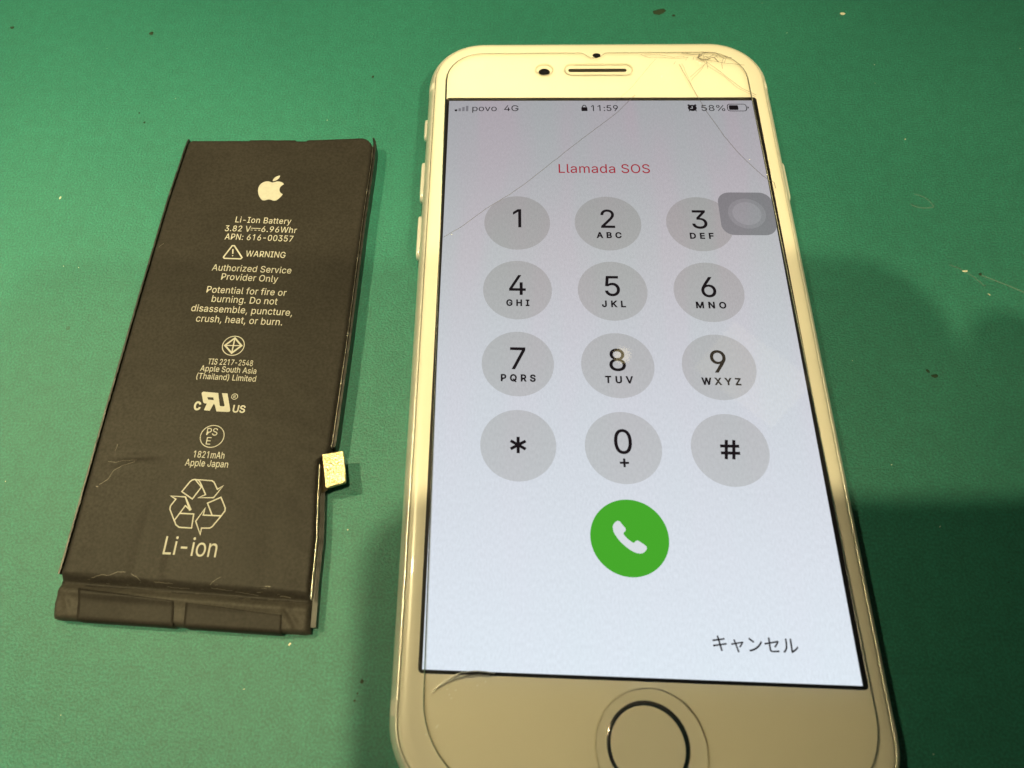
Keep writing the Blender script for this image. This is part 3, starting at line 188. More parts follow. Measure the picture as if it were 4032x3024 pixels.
TR = json.loads(r'''{"handset":[[-1.52,-30.71],[-1.26,-30.77],[-1.09,-31.0],[-0.85,-31.34],[-0.52,-31.74],[-0.46,-31.96],[-0.53,-32.19],[-0.78,-32.42],[-0.85,-32.57],[-0.76,-32.76],[-0.36,-33.26],[0.27,-33.75],[0.48,-33.88],[0.6,-33.87],[0.8,-33.65],[1.05,-33.52],[1.29,-33.59],[2.04,-34.08],[2.32,-34.35],[2.38,-34.62],[2.26,-34.88],[1.95,-35.2],[1.68,-35.34],[1.37,-35.4],[0.98,-35.36],[0.47,-35.2],[-0.11,-34.86],[-0.65,-34.44],[-1.27,-33.86],[-1.76,-33.25],[-2.12,-32.64],[-2.28,-32.24],[-2.33,-31.84],[-2.32,-31.56],[-2.22,-31.27],[-1.98,-30.96],[-1.75,-30.78]],"ru":[[-68.55,-9.92],[-68.33,-9.83],[-65.81,-10.06],[-65.2,-12.25],[-65.13,-12.38],[-64.5,-12.44],[-64.36,-12.3],[-65.18,-10.05],[-64.24,-10.09],[-63.28,-13.1],[-63.34,-13.33],[-63.56,-13.42],[-65.57,-13.35],[-66.01,-12.26],[-66.23,-11.99],[-66.7,-13.27],[-67.7,-13.18],[-67.42,-11.99],[-67.88,-11.94],[-68.09,-11.73],[-68.65,-10.09]],"ruhole":[[-67.55,-10.84],[-66.52,-10.86],[-66.34,-11.34],[-67.33,-11.27]],"rec":[[[-65.75,-26.27],[-66.84,-28.24],[-68.76,-27.09],[-67.74,-25.45],[-67.45,-25.17],[-66.99,-25.06],[-66.43,-25.18],[-66.1,-25.48],[-64.86,-27.48],[-65.91,-28.01],[-63.5,-27.94],[-62.32,-26.0],[-63.13,-26.57],[-63.87,-25.42],[-64.25,-25.2],[-66.99,-25.06]],[[-66.8,-30.05],[-68.01,-27.93],[-70.4,-27.83],[-69.49,-28.31],[-70.15,-29.4],[-70.14,-29.94],[-69.09,-31.71],[-67.74,-29.34],[-66.8,-30.05]],[[-68.44,-30.56],[-66.16,-30.63],[-66.12,-32.81],[-68.09,-32.74],[-68.69,-32.36],[-69.1,-31.64]],[[-63.2,-30.82],[-64.31,-28.84],[-62.33,-27.85],[-61.38,-29.5],[-61.34,-29.97],[-61.81,-30.78],[-64.67,-30.75],[-64.54,-29.66],[-65.65,-31.75],[-64.59,-33.75],[-64.57,-32.77],[-63.26,-32.73],[-62.91,-32.46],[-61.81,-30.78]]],"tri":[[-68.24,19.82],[-67.72,19.82],[-66.1,17.28],[-66.21,16.87],[-69.32,16.94],[-69.55,17.24]],"tis":[[-64.71,0.47],[-63.26,-1.06],[-64.74,-2.48],[-66.2,-0.86]],"crk":[[[6.82,52.94],[2.81,48.18],[-4.49,41.26],[-10.67,35.13],[-14.11,31.66],[-17.48,28.67],[-21.63,25.52],[-25.69,21.72],[-29.06,19.18]],[[11.51,62.69],[10.29,60.93],[8.47,58.2],[6.28,55.02],[3.99,52.38],[2.83,50.59]],[[16.05,61.15],[16.85,58.41],[17.66,55.95],[18.78,52.34],[19.23,50.92],[20.01,48.57],[20.97,46.49],[22.55,42.64],[24.56,38.66],[25.93,36.5],[27.58,34.15],[28.97,32.47],[30.08,31.75],[30.12,30.4]],[[16.61,61.4],[17.33,57.91],[17.98,54.74],[18.54,52.58]],[[21.31,61.87],[23.53,59.49],[25.21,57.27],[27.33,54.71],[29.87,52.91]],[[21.53,60.62],[23.93,58.38],[26.63,54.71],[29.64,52.55]],[[8.71,63.86],[10.27,62.95],[13.34,62.93],[16.57,62.79],[18.03,63.03]],[[16.71,64.31],[18.84,63.92],[20.29,64.03],[20.79,63.65],[19.81,62.89],[21.35,62.25]],[[9.42,63.72],[12.33,63.83],[15.15,63.05],[17.33,63.29]],[[21.35,62.25],[23.28,61.86],[25.36,61.35],[27.46,61.09],[28.67,60.83]],[[20.67,64.16],[22.13,64.4],[23.54,64.14],[24.19,63.5],[26.43,62.85]],[[21.26,61.37],[19.44,59.39],[17.84,57.67]],[[21.05,61.12],[20.41,60.13],[17.92,56.69]],[[20.97,63.65],[21.37,62.38],[21.45,59.87]],[[24.83,62.86],[24.38,61.35],[24.29,59.86]],[[25.38,62.99],[24.82,61.35]],[[20.29,64.03],[19.81,62.89],[20.64,62.26],[21.35,62.25],[22.29,62.63],[21.29,63.26],[23.04,62.87],[23.78,61.61]]],"notchc":[],"arc":[[[-27.67,-54.85],[-27.06,-54.09],[-26.01,-53.32],[-24.94,-52.68],[-23.87,-52.2],[-22.25,-51.98],[-20.62,-52.0],[-19.32,-52.14]],[[-26.42,-53.83],[-24.93,-53.04],[-23.32,-52.62],[-21.37,-52.43],[-20.07,-52.47]],[[-23.89,-51.51],[-22.81,-51.32],[-20.85,-51.32]]],"dots":[[-26.81,-58.81],[-26.96,-59.01],[-24.56,-54.44],[-25.4,-55.02],[-25.12,-55.45],[-25.7,-54.34],[-20.6,-53.26],[-21.67,-53.74],[-28.29,-59.92]]}''')

def text2d(s, font='i', track=0.0):
    x = 0; out = []
    for ch in s:
        adv, cs = GL[font][ch]
        for c in cs:
            out.append([(x + c[i], c[i + 1]) for i in range(0, len(c), 2)])
        x += adv + track
    return out, x - track

def area2(P):
    return sum(P[i - 1][0] * P[i][1] - P[i][0] * P[i - 1][1] for i in range(len(P))) / 2

def inside(p, P):
    c = False
    for i in range(len(P)):
        (x0, y0), (x1, y1) = P[i - 1], P[i]
        if (y0 > p[1]) != (y1 > p[1]) and p[0] < (x1 - x0) * (p[1] - y0) / (y1 - y0) + x0: c = not c
    return c

def fit_text(name, s, xl, xr, yb, z, mat, parent, font='i', track=0, cap=None, rot=0.0, weight=0.0):
    """text from xl to xr standing on yb; cap sets the capital height, weight thickens the strokes (mm)"""
    cs, w = text2d(s, font, track)
    xs = [p[0] for c in cs for p in c]
    x0, x1 = min(xs), max(xs)
    kx = (xr - xl) / (x1 - x0)
    ky = cap / 509.0 if cap else kx
    ca, sa = math.cos(rot), math.sin(rot)
    res = []
    for c in cs:
        L = []
        for px, py in c:
            a, b = (px - x0) * kx, py * ky
            L.append((xl + a * ca - b * sa, yb + a * sa + b * ca))
        res.append(L)
    sign = 1 if area2(max(res, key=lambda P: abs(area2(P)))) > 0 else -1
    outer = [P for P in res if area2(P) * sign > 0]
    holes_ = [P for P in res if area2(P) * sign <= 0]
    vs, fs = [], []
    K = 200.0
    for q, P in enumerate(outer):
        grp = [P] + [h for h in holes_ if inside(h[0], P)]
        c = bpy.data.curves.new('t', 'CURVE'); c.dimensions = '2D'; c.fill_mode = 'BOTH'
        ox, oy = P[0]
        for L in grp:
            sp = c.splines.new('POLY'); sp.points.add(len(L) - 1)
            for k, (x, y) in enumerate(L): sp.points[k].co = ((x - ox) * K, (y - oy) * K, 0, 1)
            sp.use_cyclic_u = True
        t = bpy.data.objects.new('tmp', c)
        me = bpy.data.meshes.new_from_object(t)
        b0 = len(vs); zz = z + 0.0015 * (q % 3)
        vs += [(v.co.x / K + ox, v.co.y / K + oy, zz) for v in me.vertices]
        for f in me.polygons:
            I = [b0 + i for i in f.vertices]
            A = [vs[i] for i in I]
            if area2([(p[0], p[1]) for p in A]) < 0: I.reverse()
            fs.append(tuple(I))
        bpy.data.meshes.remove(me); bpy.data.objects.remove(t); bpy.data.curves.remove(c)
    if weight > 0:
        for q, P in enumerate(res):
            L, R = stroke(P, weight * 2, True)
            b0 = len(vs); zz = z + 0.006 + 0.0015 * (q % 3)
            for a, c in zip(L, R): vs += [(a[0], a[1], zz), (c[0], c[1], zz)]
            n = len(P)
            for i in range(n):
                j = (i + 1) % n
                fs.append((b0 + 2 * i, b0 + 2 * i + 1, b0 + 2 * j + 1, b0 + 2 * j))
    return mesh(name, vs, fs, mat, parent)

# ------------------------------------------------------------------ materials
def new_mat(name):
    m = bpy.data.materials.new(name); m.use_nodes = True
    nt = m.node_tree
    for n in list(nt.nodes): nt.nodes.remove(n)
    out = nt.nodes.new('ShaderNodeOutputMaterial')
    return m, nt, out

def N(nt, kind, **kw):
    n = nt.nodes.new(kind)
    for k, v in kw.items():
        if k in n.inputs: n.inputs[k].default_value = v
        else: setattr(n, k, v)
    return n

def coords(nt, scale=(1, 1, 1), rot=(0, 0, 0)):
    g = N(nt, 'ShaderNodeNewGeometry')
    mp = N(nt, 'ShaderNodeMapping')
    mp.inputs['Scale'].default_value = scale
    mp.inputs['Rotation'].default_value = rot
    nt.links.new(g.outputs['Position'], mp.inputs['Vector'])
    return mp.outputs[0]

def ramp(nt, src, stops):
    r = N(nt, 'ShaderNodeValToRGB')
    e = r.color_ramp.elements
    e[0].position, e[0].color = stops[0][0], stops[0][1]
    e[1].position, e[1].color = stops[-1][0], stops[-1][1]
    for p, c in stops[1:-1]:
        x = e.new(p); x.color = c
    nt.links.new(src, r.inputs[0])
    return r.outputs[0]

def g4(v): return (v, v, v, 1)

def principled(name, col, rough=0.5, metal=0.0, spec=0.5, coat=0.0, coat_rough=0.03, noise_scale=None, noise_amt=0.0,
               bump_scale=None, bump=0.0, bump_dist=0.0001, rough_var=0.0):
    m, nt, out = new_mat(name)
    b = N(nt, 'ShaderNodeBsdfPrincipled')
    b.inputs['Base Color'].default_value = (*col, 1)
    b.inputs['Roughness'].default_value = rough
    b.inputs['Metallic'].default_value = metal
    b.inputs['Specular IOR Level'].default_value = spec
    b.inputs['Coat Weight'].default_value = coat
    b.inputs['Coat Roughness'].default_value = coat_rough
    nt.links.new(b.outputs[0], out.inputs[0])
    if noise_scale:
        c = coords(nt)
        n = N(nt, 'ShaderNodeTexNoise', Scale=noise_scale, Detail=4.0)
        nt.links.new(c, n.inputs['Vector'])
        a = noise_amt
        col_o = ramp(nt, n.outputs['Fac'], [(0.3, (*[x * (1 - a) for x in col], 1)), (0.7, (*[min(x * (1 + a), 1) for x in col], 1))])
        nt.links.new(col_o, b.inputs['Base Color'])
        if rough_var:
            r = ramp(nt, n.outputs['Fac'], [(0.3, g4(rough - rough_var)), (0.7, g4(rough + rough_var))])
            nt.links.new(r, b.inputs['Roughness'])
    if bump_scale:
        c = coords(nt)
        n = N(nt, 'ShaderNodeTexNoise', Scale=bump_scale, Detail=3.0)
        nt.links.new(c, n.inputs['Vector'])
        bp = N(nt, 'ShaderNodeBump', Strength=bump, Distance=bump_dist)
        nt.links.new(n.outputs['Fac'], bp.inputs['Height'])
        nt.links.new(bp.outputs[0], b.inputs['Normal'])
    return m

def mat_mat():
    m, nt, out = new_mat('green_rubber')
    b = N(nt, 'ShaderNodeBsdfPrincipled')
    lk = nt.links.new
    c = coords(nt)
    fine = N(nt, 'ShaderNodeTexNoise', Scale=2600.0, Detail=3.0, Roughness=0.65)
    mid = N(nt, 'ShaderNodeTexNoise', Scale=420.0, Detail=4.0)
    big = N(nt, 'ShaderNodeTexNoise', Scale=14.0, Detail=3.0)
    for n in (fine, mid, big): lk(c, n.inputs['Vector'])
    base = ramp(nt, big.outputs['Fac'], [(0.3, (0.013, 0.130, 0.104, 1)), (0.7, (0.019, 0.160, 0.127, 1))])
    g = ramp(nt, fine.outputs['Fac'], [(0.34, g4(0.68)), (0.5, g4(1.0)), (0.64, g4(1.4))])
    mx = N(nt, 'ShaderNodeMix', data_type='RGBA', blend_type='MULTIPLY')
    mx.inputs[0].default_value = 0.75
    lk(base, mx.inputs[6]); lk(g, mx.inputs[7])
    g2 = ramp(nt, mid.outputs['Fac'], [(0.35, g4(0.92)), (0.65, g4(1.06))])
    mx2 = N(nt, 'ShaderNodeMix', data_type='RGBA', blend_type='MULTIPLY')
    mx2.inputs[0].default_value = 1.0
    lk(mx.outputs[2], mx2.inputs[6]); lk(g2, mx2.inputs[7])
    # small dirt spots worn into the surface
    vo = N(nt, 'ShaderNodeTexVoronoi', Scale=62.0)
    lk(c, vo.inputs['Vector'])
    sel = N(nt, 'ShaderNodeSeparateColor'); lk(vo.outputs['Color'], sel.inputs[0])
    lt = N(nt, 'ShaderNodeMath', operation='LESS_THAN'); lt.inputs[1].default_value = 0.025
    lk(vo.outputs['Distance'], lt.inputs[0])
    rr = N(nt, 'ShaderNodeMath', operation='GREATER_THAN'); rr.inputs[1].default_value = 0.72
    lk(sel.outputs[0], rr.inputs[0])
    an = N(nt, 'ShaderNodeMath', operation='MULTIPLY'); lk(lt.outputs[0], an.inputs[0]); lk(rr.outputs[0], an.inputs[1])
    an2 = N(nt, 'ShaderNodeMath', operation='MULTIPLY'); lk(an.outputs[0], an2.inputs[0]); an2.inputs[1].default_value = 0.55
    mx3 = N(nt, 'ShaderNodeMix', data_type='RGBA')
    lk(an2.outputs[0], mx3.inputs[0]); lk(mx2.outputs[2], mx3.inputs[6]); mx3.inputs[7].default_value = (0.01, 0.05, 0.03, 1)
    lk(mx3.outputs[2], b.inputs['Base Color'])
    b.inputs['Roughness'].default_value = 0.5
    b.inputs['Specular IOR Level'].default_value = 0.5
    bp = N(nt, 'ShaderNodeBump', Strength=0.9, Distance=0.00014)
    lk(fine.outputs['Fac'], bp.inputs['Height'])
    lk(bp.outputs[0], b.inputs['Normal'])
    lk(b.outputs[0], out.inputs[0])
    return m

def mat_display(name, factor, tint=(1, 1, 1)):
    """what the LCD shows: pale blurred wallpaper plus painted viewing-angle dimming, factor darkens it for the keys"""
    m, nt, out = new_mat(name)
    lk = nt.links.new
    em = N(nt, 'ShaderNodeEmission')
    g = N(nt, 'ShaderNodeNewGeometry')
    sx = N(nt, 'ShaderNodeSeparateXYZ'); lk(g.outputs['Position'], sx.inputs[0])
    mr = N(nt, 'ShaderNodeMapRange'); mr.inputs[1].default_value = 0.052; mr.inputs[2].default_value = -0.052
    lk(sx.outputs[1], mr.inputs[0])
    f = factor
    def cc(r, gg, b_): return (r * f * tint[0], gg * f * tint[1], b_ * f * tint[2], 1)
    base = ramp(nt, mr.outputs[0], [(0.0, cc(.405, .398, .425)), (0.15, cc(.45, .445, .472)), (0.35, cc(.535, .54, .565)), (0.6, cc(.64, .67, .725)), (0.85, cc(.73, .785, .86)), (1.0, cc(.77, .85, .93))])  # panel's dimming at grazing view painted as a gradient, darker towards the top
    # broad pink and green interference stripes, strongest near the top
    n1 = N(nt, 'ShaderNodeTexNoise', Scale=1.0, Detail=1.0)
    lk(coords(nt, (140, 22, 1), (0, 0, math.radians(-18))), n1.inputs['Vector'])
    st = ramp(nt, n1.outputs['Fac'], [(0.36, (0.97, 1.02, 0.995, 1)), (0.5, (1, 1, 1, 1)), (0.64, (1.05, 0.975, 1.005, 1))])
    fall = N(nt, 'ShaderNodeMapRange'); fall.inputs[1].default_value = 0.0; fall.inputs[2].default_value = 0.75
    fall.inputs[3].default_value = 1.0; fall.inputs[4].default_value = 0.12
    lk(mr.outputs[0], fall.inputs[0])
    mx = N(nt, 'ShaderNodeMix', data_type='RGBA', blend_type='MULTIPLY')
    lk(fall.outputs[0], mx.inputs[0]); lk(base, mx.inputs[6]); lk(st, mx.inputs[7])
    # panel grain
    n2 = N(nt, 'ShaderNodeTexNoise', Scale=1.0, Detail=2.0)
    lk(coords(nt, (3600, 1500, 1)), n2.inputs['Vector'])
    gr = ramp(nt, n2.outputs['Fac'], [(0.3, g4(0.955)), (0.7, g4(1.045))])
    mx2 = N(nt, 'ShaderNodeMix', data_type='RGBA', blend_type='MULTIPLY'); mx2.inputs[0].default_value = 1.0
    lk(mx.outputs[2], mx2.inputs[6]); lk(gr, mx2.inputs[7])
    lk(mx2.outputs[2], em.inputs[0])
    lk(em.outputs[0], out.inputs[0])
    return m

def emit(name, col):
    m, nt, out = new_mat(name)
    e = N(nt, 'ShaderNodeEmission'); e.inputs[0].default_value = (*col, 1)
    nt.links.new(e.outputs[0], out.inputs[0])
    return m

def glass_film(name, clear=(1, 1, 1), rough=0.02, ior=1.5, boost=0.0):
    """thin clear glass: mirror by Fresnel, otherwise lets light straight through"""
    m, nt, out = new_mat(name)
    lk = nt.links.new
    t = N(nt, 'ShaderNodeBsdfTransparent'); t.inputs[0].default_value = (*clear, 1)
    gl = N(nt, 'ShaderNodeBsdfGlossy', Roughness=rough)
    fr = N(nt, 'ShaderNodeFresnel', IOR=ior)
    ad = N(nt, 'ShaderNodeMath', operation='ADD'); ad.inputs[1].default_value = boost; ad.use_clamp = True
    lk(fr.outputs[0], ad.inputs[0])
    mx = N(nt, 'ShaderNodeMixShader')
    lk(ad.outputs[0], mx.inputs[0]); lk(t.outputs[0], mx.inputs[1]); lk(gl.outputs[0], mx.inputs[2])
    lk(mx.outputs[0], out.inputs[0])
    return m

def crack_mat(name, a, col, diffuse=False):
    m, nt, out = new_mat(name)
    lk = nt.links.new
    t = N(nt, 'ShaderNodeBsdfTransparent'); t.inputs[0].default_value = (0.58, 0.56, 0.53, 1)
    d = N(nt, 'ShaderNodeBsdfDiffuse') if diffuse else N(nt, 'ShaderNodeBsdfGlossy', Roughness=0.35)
    d.inputs[0].default_value = (*col, 1)
    if diffuse: t.inputs[0].default_value = (1, 1, 1, 1)
    mx = N(nt, 'ShaderNodeMixShader'); mx.inputs[0].default_value = a
    lk(t.outputs[0], mx.inputs[1]); lk(d.outputs[0], mx.inputs[2]); lk(mx.outputs[0], out.inputs[0])
    return m

M_MAT = mat_mat()
M_ALU = principled('silver_aluminium', (0.82, 0.82, 0.78), 0.38, 0.6, noise_scale=900, noise_amt=0.04, bump_scale=6000, bump=0.15, bump_dist=0.00002)
M_BAND = principled('antenna_plastic', (0.72, 0.71, 0.68), 0.45)
M_GASKET = principled('gasket', (0.02, 0.02, 0.02), 0.5)
M_WHITE = principled('white_glass', (0.75, 0.72, 0.64), 0.30, 0, 0.5, coat=1.0, coat_rough=0.02, noise_scale=60, noise_amt=0.015)
M_BLACK = principled('black_border', (0.006, 0.006, 0.008), 0.3)
M_LENS = principled('camera_lens', (0.01, 0.01, 0.014), 0.08, coat=1.0)
M_GRILLE = principled('speaker_mesh', (0.02, 0.018, 0.015), 0.6, bump_scale=9000, bump=0.6, bump_dist=0.00005)
M_STEEL = principled('polished_steel', (0.62, 0.62, 0.62), 0.10, 1.0)
M_HOLE = principled('dark_gap', (0.004, 0.004, 0.004), 0.9)
M_DISP = mat_display('lcd_picture', 1.0)
M_KEY = mat_display('lcd_key', 0.775, (1.02, 1.0, 0.955))
M_ASSIST = mat_display('lcd_assist', 0.47, (1.0, 1.0, 1.0))
M_ASSIST2 = mat_display('lcd_assist_dot', 0.66, (1.0, 1.0, 1.0))
M_ASSIST3 = mat_display('lcd_assist_mid', 0.56, (1.0, 1.0, 1.0))
M_INK = emit('lcd_black', (0.011, 0.008, 0.010))
M_DIM = emit('lcd_dim', (0.21, 0.205, 0.225))
M_RED = emit('lcd_red', (0.36, 0.018, 0.034))
M_GREEN = emit('lcd_green', (0.065, 0.405, 0.026))
M_PALE = emit('lcd_white', (0.72, 0.76, 0.80))
M_PROT = glass_film('protector_glass')
M_PROTEDGE = glass_film('protector_edge', (0.88, 0.86, 0.80), 0.10, 1.5, 0.06)
M_CRACK = crack_mat('crack_line', 0.34, (0.8, 0.8, 0.8))
M_CRACK2 = crack_mat('crack_bright', 0.85, (0.95, 0.95, 0.95), True)
M_LIFT_GLINT = crack_mat('lifted_glass_glint', 0.8, (1, 1, 1)); M_LIFT_GLINT.node_tree.nodes['Glossy BSDF'].inputs['Roughness'].default_value = 0.3

# ------------------------------------------------------------------ the mat
bm = bmesh.new()
bmesh.ops.create_grid(bm, x_segments=2, y_segments=2, size=0.6)
me = bpy.data.meshes.new('m'); bm.to_mesh(me); bm.free()
mat_o = link('work_mat', me, M_MAT)
tag(mat_o, 'green antistatic rubber work mat under the phone and battery', None, 'structure')
bpy.context.view_layer.update()

# dust, lint and scratches on the mat
def speck_mesh(name, L, mat):
    vs, fs = [], []
    for (x, y, r, el, ang) in L:
        b = len(vs); n = 7
        for k in range(n):
            t = 2 * math.pi * k / n
            rr = r * random.uniform(0.6, 1.2)
            a, c = rr * math.cos(t) * el, rr * math.sin(t)
            vs.append((x + a * math.cos(ang) - c * math.sin(ang), y + a * math.sin(ang) + c * math.cos(ang), 0.02))
        vs.append((x, y, 0.02 + r * 0.35))
        for k in range(n): fs.append((b + k, b + (k + 1) % n, b + n))
    o = mesh(name, vs, fs, mat)
    return o
dark = [(-131.1, 82.1, .65, 1, 0), (-98.0, 80.0, .8, 1, 0), (-46.4, 66.3, .4, 1, 0), (-93.8, 53.3, .3, 1, 0), (-95.5, 56, .25, 1, 0), (66.9, 17.6, .35, 1, 0),
        (54.2, -2.8, .4, 1.8, .1), (53.2, -1.9, .22, 2, 2.2), (60.5, -4.6, .15, 1, 0), (16.1, 85.8, .9, 1.6, 0.2), (19, 84.6, .4, 1.2, 0), (-38.4, -53.6, .28, 1.1, 0), (-38.9, -55.2, .15, 1, 0), (-39.2, -56.2, .18, 1.2, 1)]
for k in range(40):
    dark.append((random.uniform(-135, 100), random.uniform(-65, 92), random.uniform(.04, .13), 1, 0))
tag(speck_mesh('dust_specks', dark, principled('dark_dust', (0.012, 0.03, 0.015), 0.9)), 'dark dust specks scattered on the green mat', None, 'stuff')
light = [(55.4, 84.7, .45, 1.3, 0), (-106.7, 33.5, .28, 1.5, 1.2), (64.5, 18.2, .22, 2.5, .1), (67.3, 13.3, .14, 2, -.6), (-49.6, -48.9, .16, 1.6, 1), (60.8, 49, .15, 1.5, 1), (-55, 54, .12, 1, 0)]
for k in range(60):
    light.append((random.uniform(-135, 100), random.uniform(-65, 92), random.uniform(.04, .09), random.uniform(1, 3.2), random.uniform(0, 3)))
tag(speck_mesh('lint_specks', light, principled('pale_lint', (0.55, 0.55, 0.45), 0.8)), 'pale lint specks scattered on the green mat', None, 'stuff')
sc = []
for (x0, y0, x1, y1, bend, w) in ((59.4, 35.4, 62.4, 32.6, .6, .22), (58.2, 33.0, 62.3, 32.4, -.5, .26), (67, 17.3, 84, 5.5, .8, .28), (62, 19.5, 67, 15, .5, .2)):
    P = []
    for k in range(9):
        t = k / 8
        P.append((x0 + (x1 - x0) * t + bend * math.sin(math.pi * t) * .5, y0 + (y1 - y0) * t + bend * math.sin(math.pi * t)))
    sc.append((P, w, False))
sm = stroke_mesh('scratches', sc, 0.015, glass_film('scuff', (1, 1, 1), 0.6, 1.3, 0.12), None)
tag(sm, 'pale scuff scratches on the green mat right of the phone', None, 'stuff')

# ------------------------------------------------------------------ the phone
phone = thing('smartphone', 'silver smartphone with white front, cracked glass protector and lit dial pad', 'smartphone')
HX, HY, RC0 = 33.6, 69.2, 11.0

def outline(inset, n=14):
    return rrect(-HX + inset, -HY + inset, HX - inset, HY - inset, max(RC0 - inset, 0.3), n)

def loft(rings, cap_top=False, cap_bottom=False):
    vs, fs = [], []
    n = len(rings[0][0])
    for P, z in rings:
        vs += [(x, y, z) for x, y in P]
    for r in range(len(rings) - 1):
        for k in range(n):
            j = (k + 1) % n
            fs.append((r * n + k, r * n + j, (r + 1) * n + j, (r + 1) * n + k))
    if cap_top: fs.append(tuple(range((len(rings) - 1) * n, len(rings) * n)))
    if cap_bottom: fs.append(tuple(reversed(range(n))))
    return vs, fs

prof = [(2.6, 0.0), (1.5, 0.22), (.85, .62), (.42, 1.15), (.12, 1.95), (0, 2.9), (0, 3.7), (.10, 4.6), (.34, 5.35), (.66, 5.92), (1.02, 6.28), (1.22, 6.36), (1.30, 6.30), (1.34, 5.9)]
vs, fs = loft([(outline(i), z) for i, z in prof], cap_bottom=True)
frame = mesh('body', vs, fs, M_ALU, phone, True)
vs, fs = loft([(outline(i), z) for i, z in ((1.33, 6.16), (1.60, 6.16))])
mesh('gasket', vs, fs, M_GASKET, phone)
gprof = [(1.42, 6.0), (1.42, 6.42), (1.50, 6.60), (1.72, 6.78), (2.05, 6.90), (2.5, 6.97), (3.1, 7.0)]
vs, fs = loft([(outline(i), z) for i, z in gprof], cap_top=True)
fglass = mesh('front_glass', vs, fs, M_WHITE, phone, True)
fglass.data.polygons[-1].use_smooth = False

# plastic antenna bands let into both sides of the frame
def band(y0, y1, side):
    vs, fs = [], []
    seg = [(i, z) for i, z in prof[2:12]]
    for i, z in seg:
        nx = HX - i + 0.02
        vs += [(side * nx, y0, z + .004), (side * nx, y1, z + .004)]
    for k in range(len(seg) - 1):
        q = (2 * k, 2 * k + 1, 2 * k + 3, 2 * k + 2)
        fs.append(q if side < 0 else q[::-1])
    mesh('antenna_band', vs, fs, M_BAND, phone, True)
for y0, y1 in ((55.9, 57.6), (-57.9, -55.9)):
    for sd in (-1, 1): band(y0, y1, sd)

# side keys
def side_button(name, y0, y1, side, w=1.15, out=0.55):
    pr = rrect(y0, 3.3 - w, y1, 3.3 + w, w * .98, 6)
    rings = []
    for inset, x in ((0, -0.6), (0, out * .6), (.16, out * .9), (.38, out)):
        cx, cz = (y0 + y1) / 2, 3.3
        hy, hz = (y1 - y0) / 2, w
        rings.append([(side * (HX + x), cx + (p[0] - cx) * (hy - inset) / hy, cz + (p[1] - cz) * (hz - inset) / hz) for p in pr])
    n = len(pr); vs = [v for r in rings for v in r]; fs = []
    for r in range(3):
        for k in range(n):
            j = (k + 1) % n
            fs.append((r * n + k, r * n + j, (r + 1) * n + j, (r + 1) * n + k))
    fs.append(tuple(range(3 * n, 4 * n)))
    mesh(name, vs, fs, M_BTN, phone, True)
M_BTN = principled('button_aluminium', (0.88, 0.88, 0.86), 0.28, 0.45)
side_button('mute_switch', 45.4, 50.4, -1, .8, .5)
side_button('volume_button', 30.2, 39.3, -1)
side_button('volume_button', 17.3, 26.6, -1)
side_button('power_button', 30.2, 39.5, 1)

# LCD
W2, H2 = 29.22, 51.97
PT = 58.44 / 375
X = lambda p: -W2 + p * PT
Y = lambda p: H2 - p * PT
border = fill2d('display_border', [rrect(-W2 - .56, -H2 - .50, W2 + .72, H2 + .82, .6, 4)], 7.006, M_BLACK, phone)
disp = mesh('display', [(-W2, -H2, 7.012), (W2, -H2, 7.012), (W2, H2, 7.012), (-W2, H2, 7.012)], [(0, 1, 2, 3)], M_DISP, phone)
ZK, ZI = 7.018, 7.026
for r in range(4):
    for c in range(3):
        k = fill2d('dial_key', [circle(X(187.5 + (c - 1) * 103), Y(187.1 + 90 * r), 37.5 * PT, 64)], ZK, M_KEY, disp)
KEYS = [('1', ''), ('2', 'ABC'), ('3', 'DEF'), ('4', 'GHI'), ('5', 'JKL'), ('6', 'MNO'), ('7', 'PQRS'), ('8', 'TUV'), ('9', 'WXYZ'), ('*', ''), ('0', '+'), ('#', '')]
LW = {'ABC': 27, 'DEF': 25.5, 'GHI': 24.2, 'JKL': 24.6, 'MNO': 31, 'PQRS': 35, 'TUV': 27.5, 'WXYZ': 38.5}
for i, (d, sub) in enumerate(KEYS):
    cx = 187.5 + (i % 3 - 1) * 103; cy = 187.1 + 90 * (i // 3)
    if d in '1234567890':
        cs, w = text2d(d); xs = [p[0] for c in cs for p in c]; w = max(xs) - min(xs)
        k = 25.0 / 509 * .97
        fit_text('digit', d, X(cx - w * k / 2), X(cx + w * k / 2), Y(cy + 6.6), ZI, M_INK, disp, cap=25.2 * PT, weight=0.032)
    elif d == '*':
        L = []
        for a in (90, 30, 150):
            dx, dy = 8.6 * math.cos(math.radians(a)), 8.6 * math.sin(math.radians(a))
            L.append(([(X(cx - dx), Y(cy - dy)), (X(cx + dx), Y(cy + dy))], 3.1 * PT, False))
        stroke_mesh('digit', L, ZI, M_INK, disp)
    else:
        L = []
        for o in (-3.6, 3.6):
            L.append(([(X(cx + o - 1.2), Y(cy + 10)), (X(cx + o + 1.2), Y(cy - 10))], 3.1 * PT, False))
            L.append(([(X(cx - 9.2), Y(cy + o)), (X(cx + 9.2), Y(cy + o))], 3.1 * PT, False))
        stroke_mesh('digit', L, ZI, M_INK, disp)
    if sub == '+':
        stroke_mesh('key_letters', [([(X(cx - 4.4), Y(cy + 16)), (X(cx + 4.4), Y(cy + 16))], 2.2 * PT, False), ([(X(cx), Y(cy + 11.6)), (X(cx), Y(cy + 20.4))], 2.2 * PT, False)], ZI, M_INK, disp)
    elif sub:
        w = LW[sub]
        fit_text('key_letters', sub, X(cx + .4 - w / 2), X(cx + .4 + w / 2), Y(cy + 20.4), ZI, M_INK, disp, track=260, cap=7.4 * PT, weight=0.070)
